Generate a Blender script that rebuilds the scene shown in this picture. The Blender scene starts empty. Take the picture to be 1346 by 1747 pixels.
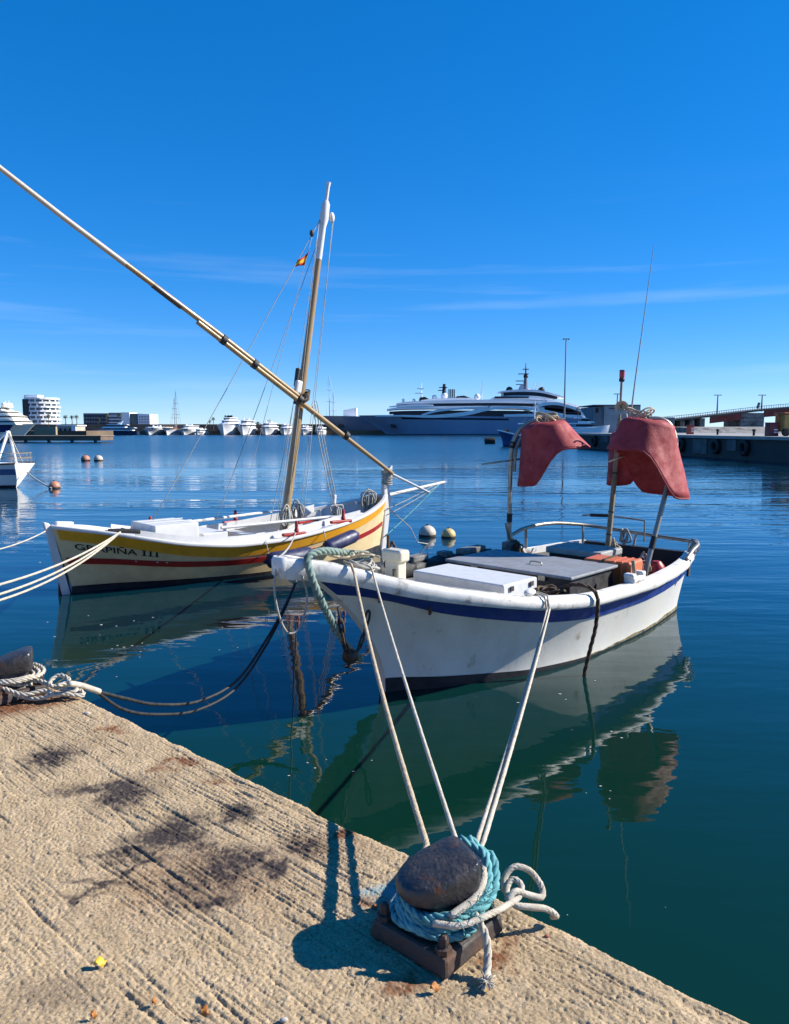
import bpy, bmesh, math, random
import numpy as np
from mathutils import Vector, Matrix, Euler
random.seed(7); rng = np.random.default_rng(7)
SC = bpy.context.scene
COL = SC.collection
R = math.radians

# ------------------------------------------------------------------ camera
EYE = 2.5; FPX = 1312.0; PITCH = math.atan((873.5-730)/FPX)
cam_d = bpy.data.cameras.new('camera'); cam = bpy.data.objects.new('camera', cam_d); COL.objects.link(cam)
cam.location = (0, 0, EYE); cam.rotation_euler = (math.pi/2-PITCH, 0, 0)
cam_d.sensor_fit = 'VERTICAL'; cam_d.sensor_height = 24.0; cam_d.lens = 24.0*FPX/1747
cam_d.clip_start = 0.05; cam_d.clip_end = 6000
SC.camera = cam
# ------------------------------------------------------------------ light
SUN_EL, SUN_AZ = R(32), R(8)          # azimuth measured from +x towards +y
wd = bpy.data.worlds.new('World'); SC.world = wd; wd.use_nodes = True
nt = wd.node_tree; nt.nodes.clear()
def N(tree, t, **kw):
    n = tree.nodes.new(t)
    for k, v in kw.items():
        if k.startswith('_'): n.inputs[k[1:].replace('_', ' ')].default_value = v
        else: setattr(n, k, v)
    return n
sky = N(nt, 'ShaderNodeTexSky', sky_type='NISHITA', sun_disc=False, sun_elevation=SUN_EL, sun_rotation=math.pi/2-SUN_AZ,
        air_density=1.0, dust_density=0.0, ozone_density=10.0, altitude=3000)
gam = N(nt, 'ShaderNodeGamma'); gam.inputs['Gamma'].default_value = .62; nt.links.new(sky.outputs[0], gam.inputs['Color'])
hsv = N(nt, 'ShaderNodeHueSaturation'); hsv.inputs['Saturation'].default_value = 1.41; hsv.inputs['Value'].default_value = 1.48; hsv.inputs['Hue'].default_value = .509
nt.links.new(gam.outputs[0], hsv.inputs['Color'])
# thin cirrus streaks
tc = N(nt, 'ShaderNodeTexCoord'); mp = N(nt, 'ShaderNodeMapping'); mp.inputs['Scale'].default_value = (1.0, 1.0, 17.0)
mp.inputs['Rotation'].default_value = (0, R(5), 0)
nt.links.new(tc.outputs['Generated'], mp.inputs['Vector'])
nz = N(nt, 'ShaderNodeTexNoise'); nz.inputs['Scale'].default_value = 1.5; nz.inputs['Detail'].default_value = 5; nz.inputs['Roughness'].default_value = .55
nt.links.new(mp.outputs[0], nz.inputs['Vector'])
cr = N(nt, 'ShaderNodeMapRange'); cr.inputs['From Min'].default_value = .57; cr.inputs['From Max'].default_value = .80; cr.inputs['To Max'].default_value = 1.0
nt.links.new(nz.outputs['Fac'], cr.inputs['Value'])
mx = N(nt, 'ShaderNodeMix', data_type='RGBA'); mx.inputs['B'].default_value = (3.4, 4.2, 5.2, 1)
sx = N(nt, 'ShaderNodeSeparateXYZ'); nt.links.new(tc.outputs['Generated'], sx.inputs[0])     # the thin cloud lies low over the horizon all round
ce = N(nt, 'ShaderNodeMapRange', interpolation_type='SMOOTHSTEP'); ce.inputs['From Min'].default_value = .16; ce.inputs['From Max'].default_value = .30; ce.inputs['To Min'].default_value = .20; ce.inputs['To Max'].default_value = .0
nt.links.new(sx.outputs['Z'], ce.inputs['Value'])
cm = N(nt, 'ShaderNodeMath', operation='MULTIPLY'); nt.links.new(cr.outputs[0], cm.inputs[0]); nt.links.new(ce.outputs[0], cm.inputs[1])
nt.links.new(cm.outputs[0], mx.inputs['Factor']); nt.links.new(hsv.outputs[0], mx.inputs['A'])
bg = N(nt, 'ShaderNodeBackground'); bg.inputs['Strength'].default_value = 0.128
nt.links.new(mx.outputs['Result'], bg.inputs['Color'])
wo = N(nt, 'ShaderNodeOutputWorld'); nt.links.new(bg.outputs[0], wo.inputs['Surface'])
sl = bpy.data.lights.new('sun', 'SUN'); sl.energy = 5.0; sl.angle = R(.53); sl.color = (1, .95, .86)
so = bpy.data.objects.new('sun', sl); COL.objects.link(so)
sd = Vector((math.cos(SUN_EL)*math.cos(SUN_AZ), math.cos(SUN_EL)*math.sin(SUN_AZ), math.sin(SUN_EL)))
so.rotation_euler = sd.to_track_quat('Z', 'Y').to_euler(); so.location = sd*50
SC.view_settings.view_transform = 'Standard'; SC.view_settings.look = 'None'
SC.view_settings.exposure = .85; SC.view_settings.gamma = 1
SC.render.engine = 'CYCLES'; SC.cycles.use_denoising = True; SC.cycles.max_bounces = 8
SC.cycles.sample_clamp_indirect = 4

# ------------------------------------------------------------------ helpers
CP, SP = math.cos(PITCH), math.sin(PITCH)
def ray(px, py):
    u = (px-673)/FPX; v = (py-873.5)/FPX
    return Vector((u, CP-v*SP, -SP-v*CP))
def atz(px, py, z):
    d = ray(px, py); t = (z-EYE)/d.z; return Vector((d.x*t, d.y*t, z))
def aty(px, py, Y):
    d = ray(px, py); t = Y/d.y; return Vector((d.x*t, Y, EYE+d.z*t))

class MB:
    def __init__(s): s.v = []; s.f = []
    def add(s, vs, fs):
        o = len(s.v); s.v += [tuple(p) for p in vs]; s.f += [tuple(i+o for i in f) for f in fs]; return s
    def box(s, c, d, rot=None, taper=1.0):
        x, y, z = d[0]/2, d[1]/2, d[2]/2
        P = [Vector((i*x*(taper if k > 0 else 1), j*y*(taper if k > 0 else 1), k*z)) for k in (-1, 1) for j in (-1, 1) for i in (-1, 1)]
        if rot is not None:
            M = Euler(rot).to_matrix() if not isinstance(rot, Matrix) else rot
            P = [M @ p for p in P]
        c = Vector(c)
        return s.add([p+c for p in P], [(0,2,3,1),(4,5,7,6),(0,1,5,4),(2,6,7,3),(0,4,6,2),(1,3,7,5)])
    def loft(s, rings, closed=True, caps=True):
        n = len(rings[0]); vs = [p for r in rings for p in r]; fs = []
        for i in range(len(rings)-1):
            for j in range(n if closed else n-1):
                k = (j+1) % n
                fs.append((i*n+j, i*n+k, (i+1)*n+k, (i+1)*n+j))
        if caps and closed:
            fs.append(tuple(range(n-1, -1, -1))); fs.append(tuple((len(rings)-1)*n+j for j in range(n)))
        return s.add(vs, fs)
    def tube(s, pts, r, seg=8, caps=True, closed=False):
        P = np.array([tuple(p) for p in pts], float); n = len(P)
        if closed: T = np.roll(P, -1, 0)-np.roll(P, 1, 0)
        else:
            T = np.gradient(P, axis=0)
        T /= np.maximum(np.linalg.norm(T, axis=1, keepdims=True), 1e-9)
        a = np.array([0, 0, 1.]) if abs(T[0][2]) < .9 else np.array([1., 0, 0])
        nn = np.cross(T[0], a); nn /= np.linalg.norm(nn); rings = []
        rr = np.broadcast_to(np.asarray(r, float), (n,))
        ang = np.arange(seg)*2*math.pi/seg; ca, sa = np.cos(ang), np.sin(ang)
        for i in range(n):
            nn = nn-T[i]*np.dot(nn, T[i]); nn /= max(np.linalg.norm(nn), 1e-9)
            b = np.cross(T[i], nn)
            rings.append(P[i]+rr[i]*(ca[:, None]*nn+sa[:, None]*b))
        if closed:
            rings.append(rings[0]); caps = False
        return s.loft(rings, True, caps)
    def lathe(s, prof, c=(0,0,0), axis=(0,0,1), seg=24):
        q = Vector(axis).normalized().to_track_quat('Z', 'Y'); c = Vector(c)
        rings = [[c+q @ Vector((r*math.cos(a), r*math.sin(a), z)) for a in [2*math.pi*k/seg for k in range(seg)]] for r, z in prof]
        return s.loft(rings, True, True)
    def sphere(s, c, r, seg=16, rings=10, sq=(1,1,1)):
        c = Vector(c); rs = []
        for i in range(rings+1):
            t = math.pi*i/rings; t = min(max(t, .02), math.pi-.02)
            rs.append([c+Vector((r*sq[0]*math.sin(t)*math.cos(a), r*sq[1]*math.sin(t)*math.sin(a), -r*sq[2]*math.cos(t))) for a in [2*math.pi*k/seg for k in range(seg)]])
        return s.loft(rs, True, True)
    def prism(s, poly, a, b, axis='y'):
        n = len(poly)
        if axis == 'y': vs = [(p[0], a, p[1]) for p in poly]+[(p[0], b, p[1]) for p in poly]
        elif axis == 'z': vs = [(p[0], p[1], a) for p in poly]+[(p[0], p[1], b) for p in poly]
        else: vs = [(a, p[0], p[1]) for p in poly]+[(b, p[0], p[1]) for p in poly]
        fs = [(i, (i+1) % n, n+(i+1) % n, n+i) for i in range(n)]+[tuple(range(n-1, -1, -1)), tuple(range(n, 2*n))]
        return s.add(vs, fs)
    def build(s, name, mat, parent=None, smooth=None, bevel=0, bseg=2, solid=0):
        m = bpy.data.meshes.new(name); m.from_pydata(s.v, [], s.f); m.validate()
        bm = bmesh.new(); bm.from_mesh(m); bmesh.ops.recalc_face_normals(bm, faces=bm.faces); bm.to_mesh(m); bm.free()
        o = bpy.data.objects.new(name, m); COL.objects.link(o); m.materials.append(mat)
        if parent: o.parent = parent
        if solid:
            md = o.modifiers.new('solid', 'SOLIDIFY'); md.thickness = solid; md.offset = 0
        if bevel:
            md = o.modifiers.new('bevel', 'BEVEL'); md.width = bevel; md.segments = bseg; md.limit_method = 'ANGLE'; md.angle_limit = R(35)
        if smooth is not None:
            m.polygons.foreach_set('use_smooth', [True]*len(m.polygons))
            if smooth < 180:
                try: m.set_sharp_from_angle(angle=R(smooth))
                except Exception: pass
        return o
def tag(o, label=None, cat=None, group=None, kind=None):
    if label: o['label'] = label
    if cat: o['category'] = cat
    if group: o['group'] = group
    if kind: o['kind'] = kind
    return o
def empty(name, loc, rz=0, label=None, cat=None, group=None):
    o = bpy.data.objects.new(name, None); COL.objects.link(o); o.location = loc; o.rotation_euler = (0, 0, rz); o.empty_display_size = .2
    return tag(o, label, cat, group)
def spline(pts, n=60):
    """Catmull-Rom through points"""
    P = [Vector(p) for p in pts]; P = [2*P[0]-P[1]]+P+[2*P[-1]-P[-2]]; out = []; m = len(P)-3; k = max(2, n//m)
    for i in range(1, m+1):
        p0, p1, p2, p3 = P[i-1], P[i], P[i+1], P[i+2]
        for j in range(k):
            t = j/k
            out.append(.5*((2*p1)+(p2-p0)*t+(2*p0-5*p1+4*p2-p3)*t*t+(3*p1-p0-3*p2+p3)*t**3))
    out.append(P[-2]); return out
def sag(a, b, d, n=40):
    a, b = Vector(a), Vector(b)
    return [a.lerp(b, i/n)-Vector((0, 0, d*4*(i/n)*(1-i/n))) for i in range(n+1)]
def resample(pts, step):
    P = np.array([tuple(p) for p in pts]); L = np.concatenate([[0], np.cumsum(np.linalg.norm(np.diff(P, axis=0), axis=1))])
    n = max(2, int(L[-1]/step)+1); t = np.linspace(0, L[-1], n)
    return np.stack([np.interp(t, L, P[:, i]) for i in range(3)], 1), t
def rope_mb(pts, rad, mb=None, strands=3, pitch=None, seg=6, lay=None):
    """three strands laid round each other"""
    mb = mb or MB(); pitch = pitch or rad*7
    P, t = resample(pts, pitch/7)
    T = np.gradient(P, axis=0); T /= np.maximum(np.linalg.norm(T, axis=1, keepdims=True), 1e-9)
    a = np.array([0, 0, 1.]) if abs(T[0][2]) < .9 else np.array([1., 0, 0])
    nn = np.cross(T[0], a); nn /= np.linalg.norm(nn); F = []
    for i in range(len(P)):
        nn = nn-T[i]*np.dot(nn, T[i]); nn /= max(np.linalg.norm(nn), 1e-9); F.append((nn, np.cross(T[i], nn)))
    A = np.array([f[0] for f in F]); B = np.array([f[1] for f in F])
    for k in range(strands):
        ph = 2*math.pi*(t/pitch+k/strands)
        q = .5 if strands == 3 else .80; mb.tube(P+rad*q*(np.cos(ph)[:, None]*A+np.sin(ph)[:, None]*B), rad*(.56 if strands == 3 else .30), seg)
    return mb

# ------------------------------------------------------------------ materials
MATS = {}
def pm(name, c, c2=None, sc=6, rough=.5, metal=0, bump=0, bsc=40, lo=.4, hi=.65, c3=None, sc3=2.5, lo3=.6, hi3=.7, spec=.5, rv=.15, stretch=None, coat=0, tone=.78):
    """principled + two layers of noise for tone and wear + fine relief"""
    if name in MATS: return MATS[name]
    c, c2, c3 = [tuple(q*tone for q in k) if k else k for k in (c, c2, c3)]
    m = bpy.data.materials.new(name); m.use_nodes = True; t = m.node_tree; b = t.nodes['Principled BSDF']; MATS[name] = m
    b.inputs['Roughness'].default_value = rough; b.inputs['Metallic'].default_value = metal; b.inputs['Specular IOR Level'].default_value = spec
    b.inputs['Base Color'].default_value = (*c, 1)
    if coat: b.inputs['Coat Weight'].default_value = coat
    co = N(t, 'ShaderNodeTexCoord'); vec = co.outputs['Object']
    if stretch:
        mpn = N(t, 'ShaderNodeMapping'); mpn.inputs['Scale'].default_value = stretch; t.links.new(vec, mpn.inputs[0]); vec = mpn.outputs[0]
    last = None
    def layer(a, bcol, s, l, h, det=6):
        n = N(t, 'ShaderNodeTexNoise'); n.inputs['Scale'].default_value = s; n.inputs['Detail'].default_value = det; n.inputs['Roughness'].default_value = .62
        t.links.new(vec, n.inputs['Vector'])
        r = N(t, 'ShaderNodeMapRange'); r.inputs['From Min'].default_value = l; r.inputs['From Max'].default_value = h; t.links.new(n.outputs['Fac'], r.inputs['Value'])
        x = N(t, 'ShaderNodeMix', data_type='RGBA')
        t.links.new(r.outputs[0], x.inputs['Factor'])
        if isinstance(a, tuple): x.inputs['A'].default_value = (*a, 1)
        else: t.links.new(a, x.inputs['A'])
        x.inputs['B'].default_value = (*bcol, 1)
        return x.outputs['Result'], r.outputs[0]
    cur = c
    if c2: cur, fac = layer(cur, c2, sc, lo, hi)
    if c2 and rv:
        rr = N(t, 'ShaderNodeMapRange'); rr.inputs['To Min'].default_value = max(rough-rv*.5, .02); rr.inputs['To Max'].default_value = min(rough+rv, 1); t.links.new(fac, rr.inputs['Value']); t.links.new(rr.outputs[0], b.inputs['Roughness'])
    if c3: cur, _ = layer(cur, c3, sc3, lo3, hi3)
    if not isinstance(cur, tuple): t.links.new(cur, b.inputs['Base Color'])
    if bump:
        n = N(t, 'ShaderNodeTexNoise'); n.inputs['Scale'].default_value = bsc; n.inputs['Detail'].default_value = 4; t.links.new(vec, n.inputs['Vector'])
        bn = N(t, 'ShaderNodeBump'); bn.inputs['Distance'].default_value = bump; bn.inputs['Strength'].default_value = 1
        t.links.new(n.outputs['Fac'], bn.inputs['Height']); t.links.new(bn.outputs[0], b.inputs['Normal'])
    return m
WHITE = pm('white_gelcoat', (.78, .76, .70), (.68, .655, .59), 3.5, .35, tone=.95, stretch=(1, 1, .4), c3=(.36, .28, .18), sc3=9, lo3=.61, hi3=.80, bump=.001, bsc=30)
RAILW = pm('worn_white_rail', (.76, .74, .70), (.62, .60, .55), 9, .45, tone=.92, c3=(.17, .10, .06), sc3=6, lo3=.57, hi3=.72, bump=.0015, bsc=45)
CREAM = pm('cream_paint', (.74, .69, .55), (.66, .60, .46), 6, .4, bump=.001, bsc=40)
BLUEB = pm('blue_band', (.012, .045, .30), (.03, .07, .32), 14, .4, c3=(.16, .12, .22), sc3=10, lo3=.62, hi3=.76)
BOOT = pm('dark_antifouling', (.012, .014, .022), (.035, .035, .04), 8, .6, bump=.002)
BLACKIN = pm('black_bulwark', (.012, .012, .014), (.03, .03, .032), 7, .65, bump=.002)
DECKG = pm('grey_deck_paint', (.30, .31, .33), (.22, .23, .25), 9, .6, c3=(.12, .11, .10), sc3=12, lo3=.64, hi3=.8, bump=.001, bsc=80)
DARKBOX = pm('dark_box_side', (.018, .018, .02), (.04, .04, .042), 12, .6, c3=(.3, .3, .3), sc3=26, lo3=.69, hi3=.75)
LIGHTBOX = pm('pale_grey_fibreglass', (.62, .63, .64), (.52, .53, .54), 8, .5, tone=.92, c3=(.2, .18, .15), sc3=14, lo3=.68, hi3=.78, bump=.001, bsc=60)
HATCH = pm('hatch_top', (.42, .42, .40), (.33, .33, .31), 10, .6, c3=(.5, .45, .33), sc3=7, lo3=.6, hi3=.75)
ORANGE = pm('orange_plastic', (.72, .17, .05), (.62, .14, .045), 6, .45, bump=.0005)
REDF = pm('faded_red_float', (.40, .034, .038), (.31, .022, .027), 7, .7, c3=(.48, .10, .095), sc3=4, lo3=.55, hi3=.75, bump=.003, bsc=60)
STEEL = pm('stainless_tube', (.46, .42, .35), (.32, .28, .22), 14, .42, metal=.6, c3=(.22, .15, .09), sc3=9, lo3=.6, hi3=.75)
TAPE = pm('black_tape', (.012, .012, .013), None, rough=.6)
BAMBOO = pm('weathered_pole', (.34, .27, .17), (.22, .17, .10), 10, .6, c3=(.06, .05, .04), sc3=14, lo3=.62, hi3=.7, bump=.002)
RUST = pm('rusty_iron', (.05, .038, .034), (.13, .055, .025), 12, .7, lo=.45, hi=.7, c3=(.02, .02, .022), sc3=8, lo3=.5, hi3=.65, bump=.004, bsc=45)
IRON = pm('worn_bollard_iron', (.05, .05, .055), (.10, .085, .08), 14, .42, metal=.35, c3=(.20, .07, .02), sc3=9, lo3=.60, hi3=.68, bump=.004, bsc=70, rv=.3)
R_WHITE = pm('white_rope', (.62, .56, .46), (.46, .40, .31), 30, .85, bump=.002, bsc=220)
R_TAN = pm('tan_rope', (.55, .45, .31), (.40, .31, .20), 30, .85, bump=.002, bsc=220)
R_TEAL = pm('teal_rope', (.10, .36, .38), (.2, .48, .49), 25, .8, c3=(.03, .16, .2), sc3=14, lo3=.5, hi3=.7)
R_GREEN = pm('green_grey_rope', (.17, .26, .22), (.30, .38, .33), 14, .85, c3=(.05, .09, .08), sc3=7, lo3=.5, hi3=.7)
R_BLACK = pm('black_rope', (.012, .012, .014), (.03, .03, .03), 20, .6)
R_BROWN = pm('brown_rope', (.12, .07, .035), (.05, .03, .018), 20, .8)
R_GREY = pm('grey_line', (.48, .46, .41), (.32, .30, .26), 20, .8)
VARN = pm('varnished_spar', (.44, .29, .12), (.33, .20, .08), 6, .3, stretch=(1, 1, .15), coat=.3)
BEIGE = pm('beige_hull_paint', (.72, .56, .31), (.62, .47, .25), 5, .4, tone=.95, c3=(.42, .34, .2), sc3=8, lo3=.66, hi3=.8, bump=.001, bsc=25)
YELLOW = pm('yellow_strake', (.72, .335, .016), (.60, .27, .013), 6, .4, tone=1)
RED = pm('red_paint', (.42, .02, .015), (.33, .016, .012), 8, .4)
WPAINT = pm('white_boat_paint', (.78, .77, .75), (.68, .67, .65), 6, .42, c3=(.5, .47, .42), sc3=9, lo3=.66, hi3=.8, bump=.001, bsc=40)
NAVY = pm('navy_fender', (.022, .026, .085), (.035, .04, .11), 10, .45)
BLACK = pm('black_plain', (.012, .012, .014), (.03, .03, .03), 9, .6)
GLASS = pm('dark_glass', (.012, .02, .04), None, rough=.3, spec=.25)
FWHITE = pm('far_white', (.86, .86, .86), (.80, .80, .81), .2, .35, tone=1)
FCREAM = pm('far_cream', (.82, .78, .68), (.76, .72, .61), .2, .4, tone=1)
FGREY = pm('yacht_blue_grey', (.27, .33, .45), (.23, .29, .41), .1, .35, spec=.3, tone=1)
FGREY2 = pm('yacht_dark_grey', (.15, .18, .24), (.12, .145, .2), .1, .35, spec=.3, tone=1)
FNAVY = pm('yacht_navy', (.02, .03, .08), (.03, .045, .1), .3, .2)
CONC = pm('grey_concrete', (.36, .34, .31), (.24, .23, .21), .7, .85, c3=(.08, .075, .07), sc3=.4, lo3=.5, hi3=.68)
DCONC = pm('dark_wet_concrete', (.045, .042, .04), (.09, .085, .075), .6, .8, c3=(.16, .15, .135), sc3=.45, lo3=.6, hi3=.75)
FOLI = pm('palm_leaf', (.035, .05, .018), (.06, .075, .03), 2, .7)
TRUNK = pm('palm_trunk', (.12, .085, .05), (.07, .05, .03), 3, .9)
REDM = pm('red_girder', (.30, .045, .03), (.22, .035, .025), .4, .6)
EARTH = pm('brown_ground', (.20, .14, .085), (.14, .10, .065), .1, .9)

# ------------------------------------------------------------------ water
def water_mat():
    m = bpy.data.materials.new('harbour_water'); m.use_nodes = True; t = m.node_tree; b = t.nodes['Principled BSDF']
    b.inputs['Roughness'].default_value = .025; b.inputs['IOR'].default_value = 1.333
    b.inputs['Specular IOR Level'].default_value = .5
    co = N(t, 'ShaderNodeTexCoord'); P = co.outputs['Object']
    def noise(sx, sy, det=2, rot=0, dist=0):
        mpn = N(t, 'ShaderNodeMapping'); mpn.inputs['Scale'].default_value = (sx, sy, 1); mpn.inputs['Rotation'].default_value = (0, 0, rot)
        t.links.new(P, mpn.inputs[0])
        n = N(t, 'ShaderNodeTexNoise'); n.inputs['Scale'].default_value = 1; n.inputs['Detail'].default_value = det; n.inputs['Distortion'].default_value = dist
        t.links.new(mpn.outputs[0], n.inputs['Vector']); return n.outputs['Fac']
    def mth(op, a, bb, c=None):
        n = N(t, 'ShaderNodeMath', operation=op)
        for i, q in enumerate((a, bb, c)):
            if q is None: continue
            if isinstance(q, (int, float)): n.inputs[i].default_value = q
            else: t.links.new(q, n.inputs[i])
        return n.outputs[0]
    sep = N(t, 'ShaderNodeSeparateXYZ'); t.links.new(P, sep.inputs[0])
    def ramp(v, a, bb, c, d):
        r = N(t, 'ShaderNodeMapRange'); r.interpolation_type = 'SMOOTHSTEP'
        for k, q in zip(('From Min', 'From Max', 'To Min', 'To Max'), (a, bb, c, d)): r.inputs[k].default_value = q
        t.links.new(v, r.inputs['Value']); return r.outputs[0]
    wind = ramp(sep.outputs['Y'], 6, 26, .42, 1.25)            # sheltered by the quay, open water farther out
    wind2 = ramp(sep.outputs['Y'], 45, 75, 0, 1.0)
    patch = ramp(noise(.05, .16, 3, .1), .38, .62, .35, 1.2)
    h = mth('MULTIPLY', noise(.45, 1.5, 2, .15), .030)
    h = mth('ADD', h, mth('MULTIPLY', noise(1.5, 4.2, 2, -.2, .3), .0085))
    h = mth('ADD', h, mth('MULTIPLY', noise(6, 11, 2, .35, .2), .0016))
    h = mth('MULTIPLY', h, mth('MULTIPLY', wind, patch))
    h = mth('ADD', h, mth('MULTIPLY', mth('MULTIPLY', noise(.9, 2.2, 3, .05), .10), wind2))
    t.links.new(ramp(sep.outputs['Y'], 30, 90, .02, .22), b.inputs['Roughness'])
    bn = N(t, 'ShaderNodeBump'); bn.inputs['Strength'].default_value = 1; bn.inputs['Distance'].default_value = 1
    t.links.new(h, bn.inputs['Height']); t.links.new(bn.outputs[0], b.inputs['Normal'])
    x = N(t, 'ShaderNodeMix', data_type='RGBA'); x.inputs['A'].default_value = (.0024, .0235, .0110, 1); x.inputs['B'].default_value = (.0012, .0200, .0440, 1)
    t.links.new(mth('MULTIPLY', ramp(sep.outputs['Y'], 4, 14, .1, 1), ramp(noise(.12, .2, 2), .3, .6, .6, 1)), x.inputs['Factor']); t.links.new(x.outputs['Result'], b.inputs['Base Color'])
    return m
w = MB(); w.add([(-2500, -40, 0), (2500, -40, 0), (2500, 4000, 0), (-2500, 4000, 0)], [(0, 1, 2, 3)])
wt = w.build('water', water_mat()); tag(wt, 'calm blue green harbour water', 'water', kind='structure')

# ------------------------------------------------------------------ quay (edge frame: s along the edge, t inland)
QZ = .9
A0 = Vector((-1.81, 4.39)); ED = Vector((2.80, -2.48)).normalized(); EN = Vector((ED.y, -ED.x))
if EN.y > 0: EN = -EN
def q2w(s, t, z=QZ): return Vector((A0.x+ED.x*s+EN.x*t, A0.y+ED.y*s+EN.y*t, z))
def w2q(p): d = Vector((p[0], p[1]))-A0; return d.dot(ED), d.dot(EN)
def vnoise(x, y, seed):
    r = np.random.default_rng(seed); n = 256; g = r.random((n, n)).astype(np.float32)
    xi = np.floor(x).astype(int); yi = np.floor(y).astype(int); fx = x-xi; fy = y-yi
    fx = fx*fx*(3-2*fx); fy = fy*fy*(3-2*fy)
    a = g[xi % n, yi % n]; b = g[(xi+1) % n, yi % n]; c = g[xi % n, (yi+1) % n]; d = g[(xi+1) % n, (yi+1) % n]
    return (a*(1-fx)+b*fx)*(1-fy)+(c*(1-fx)+d*fx)*fy
def quay_mat():
    m = bpy.data.materials.new('broomed_concrete'); m.use_nodes = True; t = m.node_tree; b = t.nodes['Principled BSDF']
    b.inputs['Roughness'].default_value = .9; b.inputs['Specular IOR Level'].default_value = .25
    co = N(t, 'ShaderNodeTexCoord')
    def nz(s, d=6, ro=.65):
        n = N(t, 'ShaderNodeTexNoise'); n.inputs['Scale'].default_value = s; n.inputs['Detail'].default_value = d; n.inputs['Roughness'].default_value = ro
        t.links.new(co.outputs['Object'], n.inputs['Vector']); return n.outputs['Fac']
    def mr(v, a, bb, c=0, d=1):
        r = N(t, 'ShaderNodeMapRange')
        for k, q in zip(('From Min', 'From Max', 'To Min', 'To Max'), (a, bb, c, d)): r.inputs[k].default_value = q
        t.links.new(v, r.inputs['Value']); return r.outputs[0]
    def mix(f, a, bb):
        x = N(t, 'ShaderNodeMix', data_type='RGBA'); t.links.new(f, x.inputs['Factor'])
        for k, q in (('A', a), ('B', bb)):
            if isinstance(q, tuple): x.inputs[k].default_value = (*q, 1)
            else: t.links.new(q, x.inputs[k])
        return x.outputs['Result']
    cur = mix(mr(nz(2.2), .38, .66), (.455, .335, .195), (.345, .25, .145))
    cur = mix(mr(nz(14), .42, .7), cur, (.50, .375, .235))
    cur = mix(mr(nz(170, 3), .50, .70), cur, (.13, .09, .055))
    cur = mix(mr(nz(90, 2), .66, .72), cur, (.46, .41, .33))
    for at, col in (('rust', (.16, .055, .02)), ('stain', (.028, .022, .025)), ('lichen', (.2, .30, .32))):
        an = N(t, 'ShaderNodeAttribute', attribute_name=at); cur = mix(an.outputs['Fac'], cur, col)
    t.links.new(cur, b.inputs['Base Color'])
    bn = N(t, 'ShaderNodeBump'); bn.inputs['Distance'].default_value = .002; bn.inputs['Strength'].default_value = .8
    t.links.new(nz(260, 3), bn.inputs['Height']); t.links.new(bn.outputs[0], b.inputs['Normal'])
    return m
QM = quay_mat()
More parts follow.
